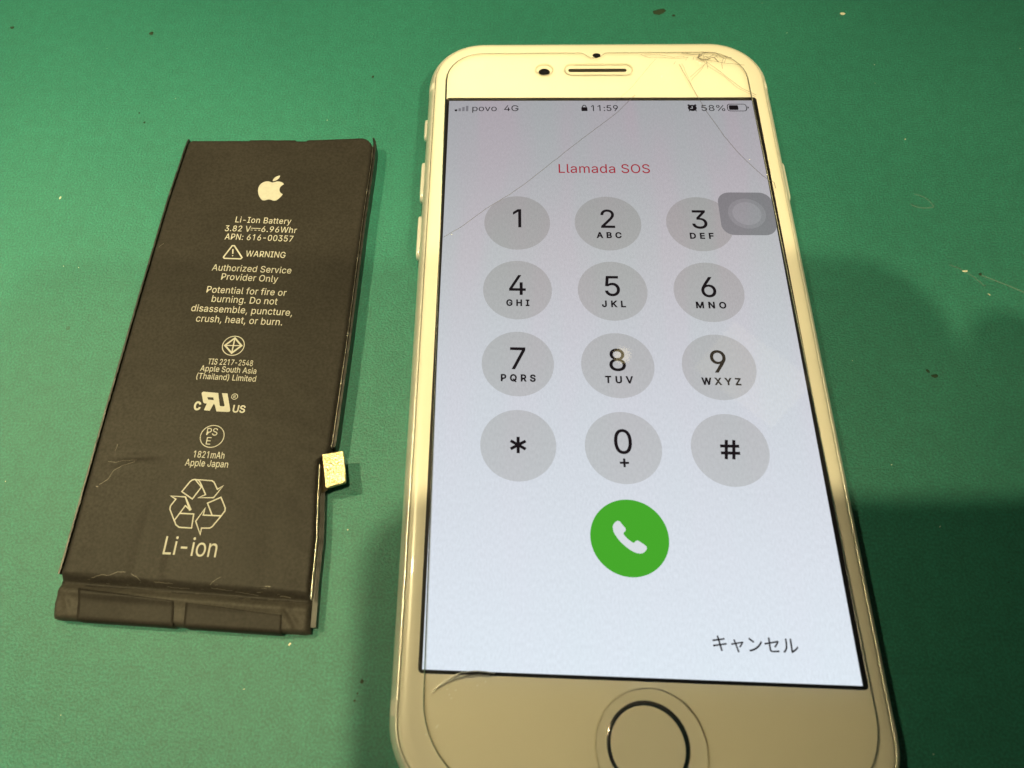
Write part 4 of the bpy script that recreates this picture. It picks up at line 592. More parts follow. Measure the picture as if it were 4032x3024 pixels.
# call key
fill2d('call_key', [circle(X(187.5), Y(546.1), 36.3 * PT, 64)], ZK, M_GREEN, disp)
fill2d('handset_icon', [TR['handset']], ZI, M_PALE, disp)
fit_text('cancel_text', 'キャンセル', X(253.3), X(326.2), Y(642.2), ZI, M_INK, disp, font='c', cap=None, weight=0.014)
fit_text('title_text', 'Llamada SOS', X(134), X(240.8), Y(114.6), ZI, M_RED, disp, track=14, cap=13.2 * PT, weight=0.008)
# status bar
for i, h in enumerate((3.0, 5.0, 7.0, 9.0)):
    x = 7.5 + i * 4.6
    fill2d('signal_bar', [rrect(X(x), Y(17.4), X(x + 3.1), Y(17.4 - h), .07, 2)], ZI, M_INK if i == 0 else M_DIM, disp)
fit_text('carrier_text', 'povo', X(29.4), X(59.8), Y(17.2), ZI, M_INK, disp, cap=9.4 * PT, weight=0.004)
fit_text('network_text', '4G', X(69), X(86.8), Y(17.2), ZI, M_INK, disp, cap=9.4 * PT, weight=0.004)
fit_text('clock_text', '11:59', X(176.6), X(209.4), Y(17.2), ZI, M_INK, disp, cap=9.4 * PT, weight=0.01)
fit_text('percent_text', '58%', X(311.2), X(339.7), Y(17.2), ZI, M_INK, disp, cap=9.4 * PT, weight=0.004)
sh = [(X(168.3 + 2.3 * math.cos(t)), Y(11.2 - 3.6 * math.sin(t))) for t in [math.pi * k / 10 for k in range(11)]]
fill2d('lock_icon', [rrect(X(164.6), Y(17.3), X(172), Y(11), .12, 3)], ZI, M_INK, disp)
stroke_mesh('lock_icon', [(sh, 1.1 * PT, False)], ZI, M_INK, disp)
ac = (300.2, 12.3)
fill2d('alarm_icon', [circle(X(ac[0]), Y(ac[1]), 5.4 * PT, 28, 5.1 * PT)], ZI, M_INK, disp)
fill2d('alarm_icon', [circle(X(296.2), Y(7.9), 1.5 * PT, 12)], ZI + .002, M_INK, disp)
fill2d('alarm_icon', [circle(X(304.2), Y(7.9), 1.5 * PT, 12)], ZI + .002, M_INK, disp)
stroke_mesh('alarm_icon', [([(X(297.4), Y(15.2)), (X(295.6), Y(17.8))], 1.1 * PT, False), ([(X(303.2), Y(15.2)), (X(305), Y(17.8))], 1.1 * PT, False)], ZI + .003, M_INK, disp)
stroke_mesh('alarm_icon', [([(X(300.2), Y(9.2)), (X(300.2), Y(13)), (X(297.6), Y(13))], 1.1 * PT, False)], ZI + .005, M_DISP, disp)
bt = rrect(X(342.8), Y(17.4), X(365.6), Y(6.2), .5, 5)
stroke_mesh('battery_icon', [(bt, .9 * PT, True)], ZI, M_INK, disp)
fill2d('battery_icon', [rrect(X(344.6), Y(15.6), X(355.8), Y(8), .2, 4)], ZI, M_INK, disp)
fill2d('battery_icon', [[(X(366.9), Y(9.8)), (X(368.4), Y(10.9)), (X(368.4), Y(12.7)), (X(366.9), Y(13.8))]], ZI, M_INK, disp)
# floating assistive button
fill2d('assist_button', [rrect(X(314.2), Y(202.4), X(375.2), Y(142.6), 14 * PT, 8)], ZI + .004, M_ASSIST, disp)
fill2d('assist_button', [circle(X(344.7), Y(172.5), 21 * PT, 48)], ZI + .008, M_ASSIST3, disp)
fill2d('assist_button', [circle(X(344.7), Y(172.5), 16 * PT, 48)], ZI + .012, M_ASSIST2, disp)

# earpiece, front camera, proximity sensor
fill2d('earpiece', [rrect(-5.75, 59.62, 5.75, 60.5, .42, 5)], 7.006, M_GRILLE, phone)
cm = fill2d('front_camera', [circle(-10.52, 59.62, 1.12, 36, .98)], 7.006, M_HOLE, phone)
fill2d('lens', [circle(-10.52, 59.62, 0.85, 32)], 7.012, M_LENS, cm)
fill2d('proximity_sensor', [circle(0.03, 64.2, .80, 30, .62)], 7.006, M_LENS, phone)

# home button: hole, steel ring sloping inwards, dished sensor disc
HCX, HCY, HR = 0.58, -60.12, 5.28
def lathe(cx, cy, prof, n=72, cap=False):
    vs, fs = [], []
    for r, z in prof:
        for k in range(n):
            t = 2 * math.pi * k / n
            vs.append((cx + r * math.cos(t), cy + r * math.sin(t), z))
    for q in range(len(prof) - 1):
        for k in range(n):
            j = (k + 1) % n
            fs.append((q * n + k, q * n + j, (q + 1) * n + j, (q + 1) * n + k))
    if cap: fs.append(tuple(range((len(prof) - 1) * n, len(prof) * n)))
    return vs, fs
# the disc sits on the white glass; its ring rises to a polished lip
vs, fs = lathe(HCX, HCY, [(HR + .08, 7.004), (HR, 7.05), (HR - .06, 7.08), (HR - .58, 7.016), (HR - .68, 7.008)])
hb_v, hb_f = lathe(HCX - .15, HCY - .17, [(4.90, 7.024), (4.82, 7.034), (4.4, 7.036), (2.5, 7.030)], cap=True)
hb = mesh('home_button', hb_v, hb_f, M_WHITE, phone, True)
ring = mesh('ring', vs, fs, M_STEEL, hb, True)

# glass screen protector, laid slightly askew, with cut-outs
PA = math.radians(0.62)
def prot_outline(inset):
    L = []
    x0, x1, y1, y0 = -29.55 + inset, 29.75 - inset, 64.75 - inset, -66.6 + inset
    def arc(cx, cy, r, a0, a1, n=8):
        for k in range(n + 1):
            t = math.radians(a0 + (a1 - a0) * k / n)
            L.append((cx + r * math.cos(t), cy + r * math.sin(t)))
    r = 7.4 - inset
    arc(x1 - r, y1 - r, r, 0, 90)
    # notch for the proximity sensor
    i = inset
    for p in ((2.9, y1), (2.3, y1 - .12), (1.8, y1 - .55), (1.3, y1 - 1.05), (.6, y1 - 1.4), (-.4, y1 - 1.4), (-1.2, y1 - 1.0), (-1.7, y1 - .45), (-2.2, y1 - .08), (-2.8, y1)):
        L.append((p[0] + .1, p[1]))
    arc(x0 + r, y1 - r, r, 90, 180)
    r2 = 11 - inset
    arc(x0 + r2, y0 + r2, r2, 180, 270, 12)
    arc(x1 - r2, y0 + r2, r2, 270, 360, 12)
    c, s = math.cos(PA), math.sin(PA)
    return [(x * c - y * s * 1.0, x * s * .25 + y * c) for x, y in L]
ZP = 7.42
def holes(inset):
    return [circle(-10.5, 60.0, 1.62 + inset, 40, 1.42 + inset), rrect(-6.35 - inset, 58.62 - inset, 6.75 + inset, 61.35 + inset, 1.25 + inset, 8), circle(.9, -60.45, 7.15 + inset, 72)]
prot = fill2d('screen_protector', [prot_outline(.38)] + holes(.18), ZP, M_PROT, phone)
def edge(P0, P1, P2, name):
    n = len(P0); vs = [(x, y, ZP) for x, y in P2] + [(x, y, ZP - .13) for x, y in P1] + [(x, y, 7.035) for x, y in P0]
    fs = []
    for r in range(2):
        for k in range(n):
            j = (k + 1) % n
            fs.append((r * n + k, r * n + j, (r + 1) * n + j, (r + 1) * n + k))
    mesh(name, vs, fs, M_PROTEDGE, prot, True)
edge(prot_outline(0), prot_outline(.06), prot_outline(.38), 'bevelled_edge')
for a, b, c in zip(holes(0), holes(.03), holes(.18)):
    edge(a, b, c, 'cutout_edge')

def jag(P, amp, step=0.9):
    out = []
    for a, b in zip(P, P[1:]):
        d = math.hypot(b[0] - a[0], b[1] - a[1]); m = max(1, int(d / step))
        for k in range(m):
            t = k / m
            out.append((a[0] + (b[0] - a[0]) * t + random.uniform(-amp, amp), a[1] + (b[1] - a[1]) * t + random.uniform(-amp, amp)))
    out.append(tuple(P[-1]))
    return out
CW = [.12, .05, .13, .07, .12, .08, .10, .22, .10, .12, .20, .07, .07, .09, .10, .08, .26]
for i, P in enumerate(TR['crk']):
    w = CW[i] * .8
    ridge('crack', jag(P, .04 if i in (0, 2, 4) else .07), w * 1.15, .010, ZP + .006 + .003 * i, M_CRACK, prot)
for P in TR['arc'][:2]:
    ridge('lifted_edge_glint', jag(P, .03, .5), .18, .05, ZP + .01, M_LIFT_GLINT, prot)  # white ridges standing in for light reflected along the lifted glass
for x, y in TR['dots']:
    stroke_mesh('chip', [([(x - .1, y - .08), (x + .1, y + .1)], .14, False)], ZP + .03, M_CRACK2, prot)
# shattered point of impact: short splinters and chips
L = []
for k in range(20):
    cx, cy = random.gauss(19.5, 2.6), random.gauss(63.0, .6)
    a = random.uniform(0, 6.3) if k % 2 else random.gauss(0, .35); d = random.uniform(.5, 1.7)
    L.append(([(cx, cy), (cx + d * math.cos(a), min(cy + d * math.sin(a), 64.4))], random.uniform(.04, .10), False))
stroke_mesh('crack_splinters', L, ZP + .07, M_CRACK, prot)
chips = [(20.0, 61.3, .30), (19.6, 61.8, .18), (29.0, 54.1, .16), (26.4, 36.9, .14), (29.0, 33.4, .16), (12.3, 57.8, .18), (-27.6, 19.7, .18)]
for x, y, r in chips:
    vs = []
    for k in range(6):
        t = k * math.pi / 3
        vs.append((x + r * random.uniform(.5, 1.2) * math.cos(t), y + r * .6 * random.uniform(.5, 1.2) * math.sin(t), ZP + .16))
    mesh('chip', vs, [tuple(range(6))], M_CRACK2, prot)

# ------------------------------------------------------------------ the battery
def interp(tab, y):
    if y >= tab[0][0]: return tab[0][1]
    for (a, b), (c, d) in zip(tab, tab[1:]):
        if c <= y <= a:
            t = (a - y) / (a - c)
            return b + (d - b) * t
    return tab[-1][1]
LEFT = [(46.2, -81.3), (44.4, -81.6), (31, -82.6), (10, -83.5), (-14.6, -84.4), (-38.3, -85.1), (-44.5, -85.5), (-47.2, -85.1)]
RIGHT = [(46.2, -45.0), (44.4, -44.25), (40, -44.25), (26, -44.75), (1.8, -45.25), (-18.6, -45.9), (-20.3, -46.3), (-21.2, -47.6), (-27.4, -47.2), (-33.8, -46.7), (-40, -46.75), (-43.3, -46.6), (-47.2, -46.5)]
def g(x, c, w): return math.exp(-((x - c) / w) ** 2)
def bat_h(x, y):
    """height of the wrapped cell above the mat: swollen face, crease, lower terminal ledge, wrinkles"""
    l, r = interp(LEFT, y), interp(RIGHT, y)
    u = (x - l) / (r - l)
    h = 3.45 + 0.22 * math.sin(math.pi * min(max(u, 0), 1)) * g(y, -12, 46)
    ridge = -40.6 - 1.7 * u                       # line where the face folds down to the ledge
    t = (ridge - y)
    s = 1 / (1 + math.exp(-t * 4.2))
    h -= 0.72 * s
    h -= 0.42 * g(y, ridge - 0.75, .45)            # groove under the fold
    h += 0.30 * g(y, ridge - 2.0, .65)            # soft roll above the tapes
    h += 0.10 * g(y, ridge + .7, .5) * (0.5 + 0.5 * math.sin(x * 1.1))
    # long dents in the wrap
    h -= 0.20 * g(x, -70.3 + (y + 38) * .05, 1.1) * g(y, -36, 7)
    h += 0.16 * g(x, -73.6 + (y + 38) * .06, 1.3) * g(y, -35, 8)
    h -= 0.16 * g(x, -54.0, 1.6) * g(y, -37, 7)
    h -= 0.24 * g(y, -21.4 + (x + 77) * .04, .55) * g(x, -77.5, 3.4)
    h += 0.10 * g(y, -22.6 + (x + 77) * .25, .35) * g(x, -79.5, 2.0)
    h += 0.05 * g(y, 42.0, .8) * g(x, -52, 5)
    h += 0.06 * noise.noise(Vector((x * .35, y * .35, 1.7))) + 0.012 * noise.noise(Vector((x * 1.7, y * 1.7, 4.1)))
    # corner fold, lower right
    q = (x + 49.3) * .75 + (y + 45.2) * .55
    h += 0.30 * g(q, 0, .42) * g(x, -49, 2.2) * g(y, -45, 2.6) - .22 * g(q, -.9, .5) * g(x, -49.3, 2.0) * g(y, -45, 2.4)
    h += 0.22 * g(x, -83.4 + .3 * math.sin(y * 2.2), .45) * g(y, -44.3, 2.2)
    return h
def edge_round(d, h, rad):
    if d >= rad: return h
    t = 1 - d / rad
    return h - rad * (1 - math.sqrt(max(0, 1 - t * t))) * 1.0

nu, nv = 150, 330
ys = []
for j in range(nv + 1):
    t = j / nv
    ys.append(46.0 - 93.2 * t)
us = []
for i in range(nu + 1):
    t = i / nu
    us.append(t)
vs, fs = [], []
def topcurve(x):   # slightly uneven far edge
    return 45.55 + .25 * (1 if x > -66 else 0) * 0 + (0.0 if x < -69 else .18) - (.28 if -59.8 < x < -57.5 else 0) + (.55 * (x + 57.5) / 10 if x > -57.5 else 0) * .9
yt = lambda x: topcurve(x)
def corner(x, l, r, top):
    # rounded far corners
    d = 0
    rr = 1.9
    if x > r - rr: d = rr - math.sqrt(max(0, rr * rr - (x - r + rr) ** 2))
    if x < l + .9: d = max(d, (.9 - math.sqrt(max(0, .81 - (x - l - .9) ** 2))))
    return d
for j in range(nv + 1):
    tj = j / nv
    for i in range(nu + 1):
        ti = i / nu
        y_ = 46.0 - 93.2 * tj
        l, r = interp(LEFT, y_), interp(RIGHT, y_)
        x = l + (r - l) * ti
        ytop = yt(x) - corner(x, l, r, 0)
        ybot = -47.2 + .25 * noise.noise(Vector((x * .4, 0, 3))) - .9 * (x + 85) / 39 * 0
        ybot = -46.6 - .9 * (x + 85) / 39
        y = ytop + (ybot - ytop) * tj
        l2, r2 = interp(LEFT, y), interp(RIGHT, y)
        x = l2 + (r2 - l2) * ti
        h = bat_h(x, y)
        d = min(x - l2, (r2 - x))
        h = edge_round(d, h, .8)
        h = edge_round(ytop - y, h, .9)
        h = edge_round(y - ybot, h, .65)
        vs.append((x, y, h))
for j in range(nv):
    for i in range(nu):
        a = j * (nu + 1) + i
        fs.append((a, a + nu + 1, a + nu + 2, a + 1))
# walls down to the mat
per = [i for i in range(nu + 1)] + [j * (nu + 1) + nu for j in range(1, nv + 1)] + [nv * (nu + 1) + i for i in range(nu - 1, -1, -1)] + [j * (nu + 1) for j in range(nv - 1, 0, -1)]
prev = per
for zz, sh in ((1.6, .22), (.5, .12), (.03, -.25)):
    ring_i = []
    for p in per:
        x, y, z = vs[p]
        l2, r2 = interp(LEFT, y), interp(RIGHT, y)
        ox = sh if x > r2 - .3 else (-sh if x < l2 + .3 else 0)
        oy = sh if y > 44 and ox == 0 else (-sh if y < -46 and ox == 0 else 0)
        ring_i.append(len(vs)); vs.append((x + ox, y + oy, min(zz, z)))
    for k in range(len(per)):
        q = (k + 1) % len(per)
        fs.append((prev[k], prev[q], ring_i[q], ring_i[k]))
    prev = ring_i

def mat_wrap(name='battery_wrap', col=(0.024, 0.022, 0.021), scr=True):
    m, nt, out = new_mat(name)
    lk = nt.links.new
    b = N(nt, 'ShaderNodeBsdfPrincipled')
    c = coords(nt)
    f = N(nt, 'ShaderNodeTexNoise', Scale=2200.0, Detail=3.0); lk(c, f.inputs['Vector'])
    w = N(nt, 'ShaderNodeTexNoise', Scale=60.0, Detail=5.0); lk(c, w.inputs['Vector'])
    a = ramp(nt, f.outputs['Fac'], [(0.3, (*[v * .78 for v in col], 1)), (0.7, (*[v * 1.25 for v in col], 1))])
    a2 = ramp(nt, w.outputs['Fac'], [(0.3, g4(.86)), (0.7, g4(1.14))])
    mx = N(nt, 'ShaderNodeMix', data_type='RGBA', blend_type='MULTIPLY'); mx.inputs[0].default_value = 1.0
    lk(a, mx.inputs[6]); lk(a2, mx.inputs[7]); lk(mx.outputs[2], b.inputs['Base Color'])
    b.inputs['Roughness'].default_value = 0.5
    b.inputs['Specular IOR Level'].default_value = 0.12
    bp = N(nt, 'ShaderNodeBump', Strength=0.35, Distance=0.00004)
    lk(f.outputs['Fac'], bp.inputs['Height']); lk(bp.outputs[0], b.inputs['Normal'])
    lk(b.outputs[0], out.inputs[0])
    return m
M_WRAP = mat_wrap()
M_TAPE = mat_wrap('tape', (0.021, 0.019, 0.018))
M_SIDE = principled('side_fold', (0.012, 0.012, 0.012), 0.42)
M_FOIL = principled('foil_edge', (0.75, 0.72, 0.66), 0.3, 1.0, noise_scale=900, noise_amt=.3)
M_PRINT = principled('cream_print', (0.40, 0.40, 0.38), 0.7, noise_scale=1800, noise_amt=.06)
batt = thing('phone_battery', 'black flat lithium phone battery with white printing and gold connector', 'battery', (-64, 0, 0))
cell = mesh('cell', vs, fs, M_WRAP, batt, True)
# bare pouch ledge beyond the label, its highlight painted in as paler colour
cell.data.materials.append(mat_wrap('pouch_foil_highlight', (0.040, 0.037, 0.034)))
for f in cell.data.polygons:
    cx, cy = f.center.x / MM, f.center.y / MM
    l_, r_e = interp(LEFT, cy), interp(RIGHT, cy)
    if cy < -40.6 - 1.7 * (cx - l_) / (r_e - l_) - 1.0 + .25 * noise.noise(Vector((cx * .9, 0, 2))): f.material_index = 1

# folded pouch seams along the long sides
def flap(name, P, z0, z1, th, mat, lean=0.0, wob=0.0):
    vs, fs = [], []
    for k, (x, y) in enumerate(P):
        zt = z1(y) if callable(z1) else z1
        wz = wob * noise.noise(Vector((0, y * .8, 9)))
        vs += [(x, y, z0), (x + th, y, z0), (x + th + lean, y, zt + wz), (x + lean, y, zt + wz)]
    for k in range(len(P) - 1):
        b = 4 * k
        for q in range(4):
            fs.append((b + q, b + (q + 1) % 4, b + 4 + (q + 1) % 4, b + 4 + q))
    fs.append((3, 2, 1, 0)); b = 4 * (len(P) - 1); fs.append((b, b + 1, b + 2, b + 3))
    return mesh(name, vs, fs, mat, batt)
PR = []
for k in range(66):
    y = 46.0 - k
    PR.append((interp(RIGHT, y) + .30 + (.0 if y < 45 else .12), y))
flap('side_flap', PR, .1, 3.35, .38, M_SIDE, .08, .10)
PRf = [(x - .16, y) for x, y in PR if y < 44.5]
flap('foil_edge', PRf, 2.6, 3.50, .07, M_FOIL, -.02, .16)
PR2 = [(interp(RIGHT, y) + .16, y) for y in [-20.5 - .87 * k for k in range(31)]]
flap('side_flap', PR2, .1, 1.9, .78, M_SIDE, .0, .06)
PR3 = [(interp(RIGHT, y) + .10 + .12 * g(y, -40, 4), y) for y in [-22 - .8 * k for k in range(27)]]
flap('foil_edge', PR3, 2.4, 3.46, .06, M_FOIL, 0, .10)
PL = [(interp(LEFT, 45.8 - k) - .40, 45.8 - k) for k in range(87)]
flap('side_flap', PL, .1, 3.15, .30, M_SIDE, -.05, .12)
PLf = [(x + .30, y) for x, y in PL if y < 43]

# tapes over the terminal ledge
def tape(P4, thick=.10, wrap=True):
    (xa, ya), (xb, yb), (xc, yc), (xd, yd) = P4      # far-left, far-right, near-right, near-left
    n, m = 30, 12
    vs, fs = [], []
    for j in range(m + 1):
        for i in range(n + 1):
            s, t = i / n, j / m
            x = (xa + (xb - xa) * s) * (1 - t) + (xd + (xc - xd) * s) * t
            y = (ya + (yb - ya) * s) * (1 - t) + (yd + (yc - yd) * s) * t
            h = min(bat_h(x, max(y, -46.0)), 3.2)
            yb_ = -46.6 - .9 * (x + 85) / 39
            h = edge_round(max(y - yb_ + .35, 0), h, .7) + thick
            vs.append((x, y, h))
    for j in range(m):
        for i in range(n):
            a = j * (n + 1) + i
            fs.append((a, a + n + 1, a + n + 2, a + 1))
    b0 = len(vs)
    for i in range(n + 1):
        x, y, z = vs[m * (n + 1) + i]; vs.append((x, y - .1, .5))
    for i in range(n):
        fs.append((m * (n + 1) + i, b0 + i, b0 + i + 1, m * (n + 1) + i + 1))
    for col_i in (0, n):                      # thin side edges so the strip reads as a layer
        c0 = len(vs)
        for j in range(m + 1):
            x, y, z = vs[j * (n + 1) + col_i]; vs.append((x, y, z - thick - .02))
        for j in range(m):
            a, b = j * (n + 1) + col_i, (j + 1) * (n + 1) + col_i
            fs.append((a, c0 + j, c0 + j + 1, b))
    c0 = len(vs)
    for i in range(n + 1):
        x, y, z = vs[i]; vs.append((x, y, z - thick - .02))
    for i in range(n): fs.append((i, i + 1, c0 + i + 1, c0 + i))
    return mesh('tape_strip', vs, fs, M_TAPE, batt, True)
tape([(-81.9, -42.2), (-67.0, -43.6), (-66.5, -47.25), (-81.2, -46.85)])
tape([(-65.2, -43.8), (-50.6, -45.1), (-50.4, -47.75), (-64.9, -47.3)])

# bright wear marks on the folds
wear = []
def wl(P, w): wear.append((jag(P, .05, .35), w * .75, False))
def wear_obj():
    mt = principled('worn_edge', (0.11, 0.10, 0.085), 0.4)
    for P, w, _ in wear:
        vs, fs = [], []
        L, R = stroke(P, w, False); b = 0
        for a, c in zip(L, R):
            vs += [(a[0], a[1], bat_h(*a) + .03), (c[0], c[1], bat_h(*c) + .03)]
        for i in range(len(P) - 1): fs.append((b + 2 * i, b + 2 * i + 1, b + 2 * i + 3, b + 2 * i + 2))
        mesh('wear_mark', vs, fs, mt, batt)
wl([(-80.2, -40.7), (-78.6, -40.25), (-77.4, -40.3)], .12)
wl([(-77.3, -40.3), (-76.2, -39.75), (-75.0, -39.75)], .09)
wl([(-74, -40.0), (-72.9, -40.5), (-72.4, -41.0)], .08)
wl([(-70.4, -41.0), (-67.5, -41.2)], .07); wl([(-68.5, -41.6), (-65.0, -41.8)], .06)
wl([(-61.8, -41.2), (-61.1, -40.5), (-60.3, -40.0)], .08); wl([(-61.6, -41.6), (-59.2, -41.9), (-58.4, -41.9)], .07)
wl([(-58, -42.0), (-54.5, -42.4)], .06); wl([(-51.2, -42.4), (-49.6, -42.6)], .16)
wl([(-81.9, -22.4), (-80.6, -22.5), (-79.6, -22.2), (-77.2, -22.0)], .07)
wl([(-77.4, -22.3), (-79.4, -23.1), (-80.6, -23.9), (-81.2, -25.4), (-82.4, -26.2)], .09)
wl([(-82.9, -26.5), (-82.5, -26.6)], .2); wl([(-80.9, -19.5), (-81.1, -20.6)], .06); wl([(-82.2, 19.3), (-81.4, 20.3)], .08)
wl([(-80.9, -43.0), (-78, -43.1)], .05); wl([(-76.5, -42.9), (-67.5, -43.9)], .05); wl([(-65, -44.1), (-51, -45.4)], .05)
for k in range(16):
    x = random.uniform(-82, -50); y = random.uniform(-43, -39.8)
    wl([(x, y), (x + random.uniform(.2, .9), y + random.uniform(-.1, .1))], .05)
wear_obj()

# connector: flex tail and gold dimpled stiffener plate
conn = thing_parent = None
flex_v = [(-48.6, -20.7, 1.3), (-46.0, -20.2, 3.4), (-45.4, -25.9, 3.4), (-47.6, -26.6, 1.3), (-48.6, -20.7, 1.2), (-46.0, -20.2, 3.25), (-45.4, -25.9, 3.25), (-47.6, -26.6, 1.2)]
flex = mesh('flex_cable', flex_v, [(0, 3, 2, 1), (4, 5, 6, 7), (0, 1, 5, 4), (1, 2, 6, 5), (2, 3, 7, 6), (3, 0, 4, 7)], principled('dark_flex', (0.03, 0.024, 0.015), 0.4), batt)
Q = [(-47.05, -20.55), (-43.70, -19.85), (-42.75, -25.0), (-45.85, -26.05)]
def quad_round(Q, r, n=5):
    out = []
    for i in range(4):
        p0, p1, p2 = Vector(Q[i - 1]), Vector(Q[i]), Vector(Q[(i + 1) % 4])
        a = p1 + (p0 - p1).normalized() * r; c = p1 + (p2 - p1).normalized() * r
        for k in range(n + 1):
            t = k / n
            q = a * (1 - t) ** 2 + p1 * 2 * t * (1 - t) + c * t * t
            out.append((q.x, q.y))
    return out[::-1]
rings = [(quad_round(Q, .35), 3.55), (quad_round(Q, .35), 4.08)]
cq = sum((Vector(q) for q in Q), Vector((0, 0))) / 4
rings.append(([tuple(cq + (Vector(p) - cq) * .97) for p in rings[0][0]], 4.15))
vs, fs = loft(rings, cap_top=True, cap_bottom=True)
def mat_gold():
    m, nt, out = new_mat('gold_plate'); lk = nt.links.new
    b = N(nt, 'ShaderNodeBsdfPrincipled'); c = coords(nt)
    v = N(nt, 'ShaderNodeTexVoronoi', Scale=3300.0); lk(c, v.inputs['Vector'])
    n = N(nt, 'ShaderNodeTexNoise', Scale=5000.0, Detail=3); lk(c, n.inputs['Vector'])
    col = ramp(nt, n.outputs['Fac'], [(0.35, (0.34, 0.25, 0.10, 1)), (0.6, (0.86, 0.78, 0.50, 1))])
    lk(col, b.inputs['Base Color']); b.inputs['Metallic'].default_value = .9; b.inputs['Roughness'].default_value = .40
    bp = N(nt, 'ShaderNodeBump', Strength=0.8, Distance=0.00012); lk(v.outputs['Distance'], bp.inputs['Height']); lk(bp.outputs[0], b.inputs['Normal'])
    lk(b.outputs[0], out.inputs[0]); return m
M_GOLD = mat_gold()
con = mesh('connector', vs, fs, M_GOLD, batt)
pq = [tuple(cq + (Vector(q) - cq) * .72) for q in Q]
vs, fs = loft([(quad_round(pq, .2), 2.5), (quad_round(pq, .2), 3.56)], cap_bottom=True)
mesh('plug', vs, fs, M_SIDE, con)
lip = [(-46.95, -20.62, 4.20), (-46.55, -20.53, 4.20), (-45.45, -25.85, 4.20), (-45.80, -25.98, 4.20), (-46.95, -20.62, 4.1), (-46.55, -20.53, 4.1), (-45.45, -25.85, 4.1), (-45.80, -25.98, 4.1)]
mesh('plate_lip', lip, [(0, 3, 2, 1), (0, 1, 5, 4), (1, 2, 6, 5), (2, 3, 7, 6), (3, 0, 4, 7)], M_GOLD, con)

# printing: laid onto the swollen face
def drape(o, lift=.03):
    for v in o.data.vertices:
        v.co.z = (bat_h(v.co.x / MM, v.co.y / MM) + lift) * MM + (v.co.z - 3.6 * MM)
    return o
RB = math.radians(-2.0)
BT = [('Li-Ion Battery', -68.65, -58.04, 25.06, 24.73, 24, 1.30), ('3.82 V', -70.35, -65.5, 23.03, 22.92, 24, 1.30), ('6.96Whr', -63.4, -56.74, 22.90, 22.70, 24, 1.30), ('APN: 616-00357', -70.03, -57.19, 21.15, 20.75, 24, 1.30),
      ('WARNING', -65.5, -58.15, 17.38, 17.16, 10, 1.28), ('Authorized Service', -71.25, -56.6, 14.28, 13.78, 10, 1.34), ('Provider Only', -69.2, -58.8, 12.32, 11.92, 10, 1.34),
      ('Potential for fire or', -71.4, -56.9, 9.58, 9.05, 10, 1.34), ('burning. Do not', -70.15, -58.25, 7.66, 7.22, 10, 1.34), ('disassemble, puncture,', -73.5, -55.3, 5.72, 5.02, 10, 1.34), ('crush, heat, or burn.', -72.25, -56.8, 3.62, 3.05, 10, 1.34),
      ('TIS 2217-2548', -68.6, -60.8, -4.69, -4.92, 8, 1.06), ('Apple South Asia', -69.7, -60.0, -5.98, -6.36, 8, 1.06), ('(Thailand) Limited', -70.1, -59.85, -7.43, -7.82, 8, 1.06),
      ('1821mAh', -68.0, -62.95, -21.38, -21.52, 8, 1.10), ('Apple Japan', -69.1, -62.1, -22.8, -22.98, 8, 1.10), ('Li-ion', -69.95, -61.6, -36.90, -37.15, 0, 2.75)]
for s_, a, b, y0, y1, tr_, cap in BT:
    r_ = math.atan2(y1 - y0, b - a)
    drape(fit_text('printed_text', s_, a, b, y0, 3.6, M_PRINT, cell, track=tr_, cap=cap, rot=r_, weight=0.008 if cap < 2 else 0.0))
# supply symbol between 3.82 V and 6.96
drape(stroke_mesh('printed_symbol', [([(-65.45, 23.72), (-63.6, 23.66)], .13, False), ([(-65.45, 23.30), (-65.05, 23.29)], .12, False), ([(-64.72, 23.28), (-64.32, 23.27)], .12, False), ([(-64.0, 23.26), (-63.6, 23.25)], .12, False)], 3.6, M_PRINT, cell))
# fruit emblem
A = (12.152, 6.896)
def rel(p, L):
    out = []
    for c in L:
        p1, p2, p3 = [(p[0] + c[i], p[1] + c[i + 1]) for i in (0, 2, 4)]
        out += bez(p, p1, p2, p3, 6); p = p3
    return out
fruit = rel(A, [(-.948, 0, -2.415, -1.078, -3.96, -1.04), (-2.04, .027, -3.91, 1.183, -4.961, 3.014), (-2.117, 3.675, -.546, 9.103, 1.519, 12.09), (1.013, 1.454, 2.208, 3.09, 3.792, 3.039), (1.52, -.065, 2.09, -.987, 3.935, -.987), (1.831, 0, 2.35, .987, 3.96, .948), (1.637, -.026, 2.676, -1.48, 3.676, -2.948), (1.156, -1.688, 1.636, -3.325, 1.662, -3.415), (-.039, -.013, -3.182, -1.221, -3.22, -4.857), (-.026, -3.04, 2.48, -4.494, 2.597, -4.559), (-1.429, -2.09, -3.623, -2.324, -4.39, -2.376), (-2, -.156, -3.675, 1.09, -4.61, 1.09)])
leaf = rel((15.53, 3.83), [(.843, -1.012, 1.4, -2.427, 1.245, -3.83), (-1.207, .052, -2.662, .805, -3.532, 1.818), (-.78, .896, -1.454, 2.338, -1.273, 3.714), (1.338, .104, 2.715, -.688, 3.559, -1.701)])
def place(P, cx, cy, w, rot):
    k = w / 19.6
    c, s = math.cos(rot), math.sin(rot)
    return [(cx + (x - 12) * k * c + (y - 12) * k * s, cy + (x - 12) * k * s - (y - 12) * k * c) for x, y in P]
drape(fill2d('printed_emblem', [place(fruit, -62.95, 33.25, 5.0, RB), place(leaf, -62.95, 33.25, 5.0, RB)], 3.6, M_PRINT, cell))
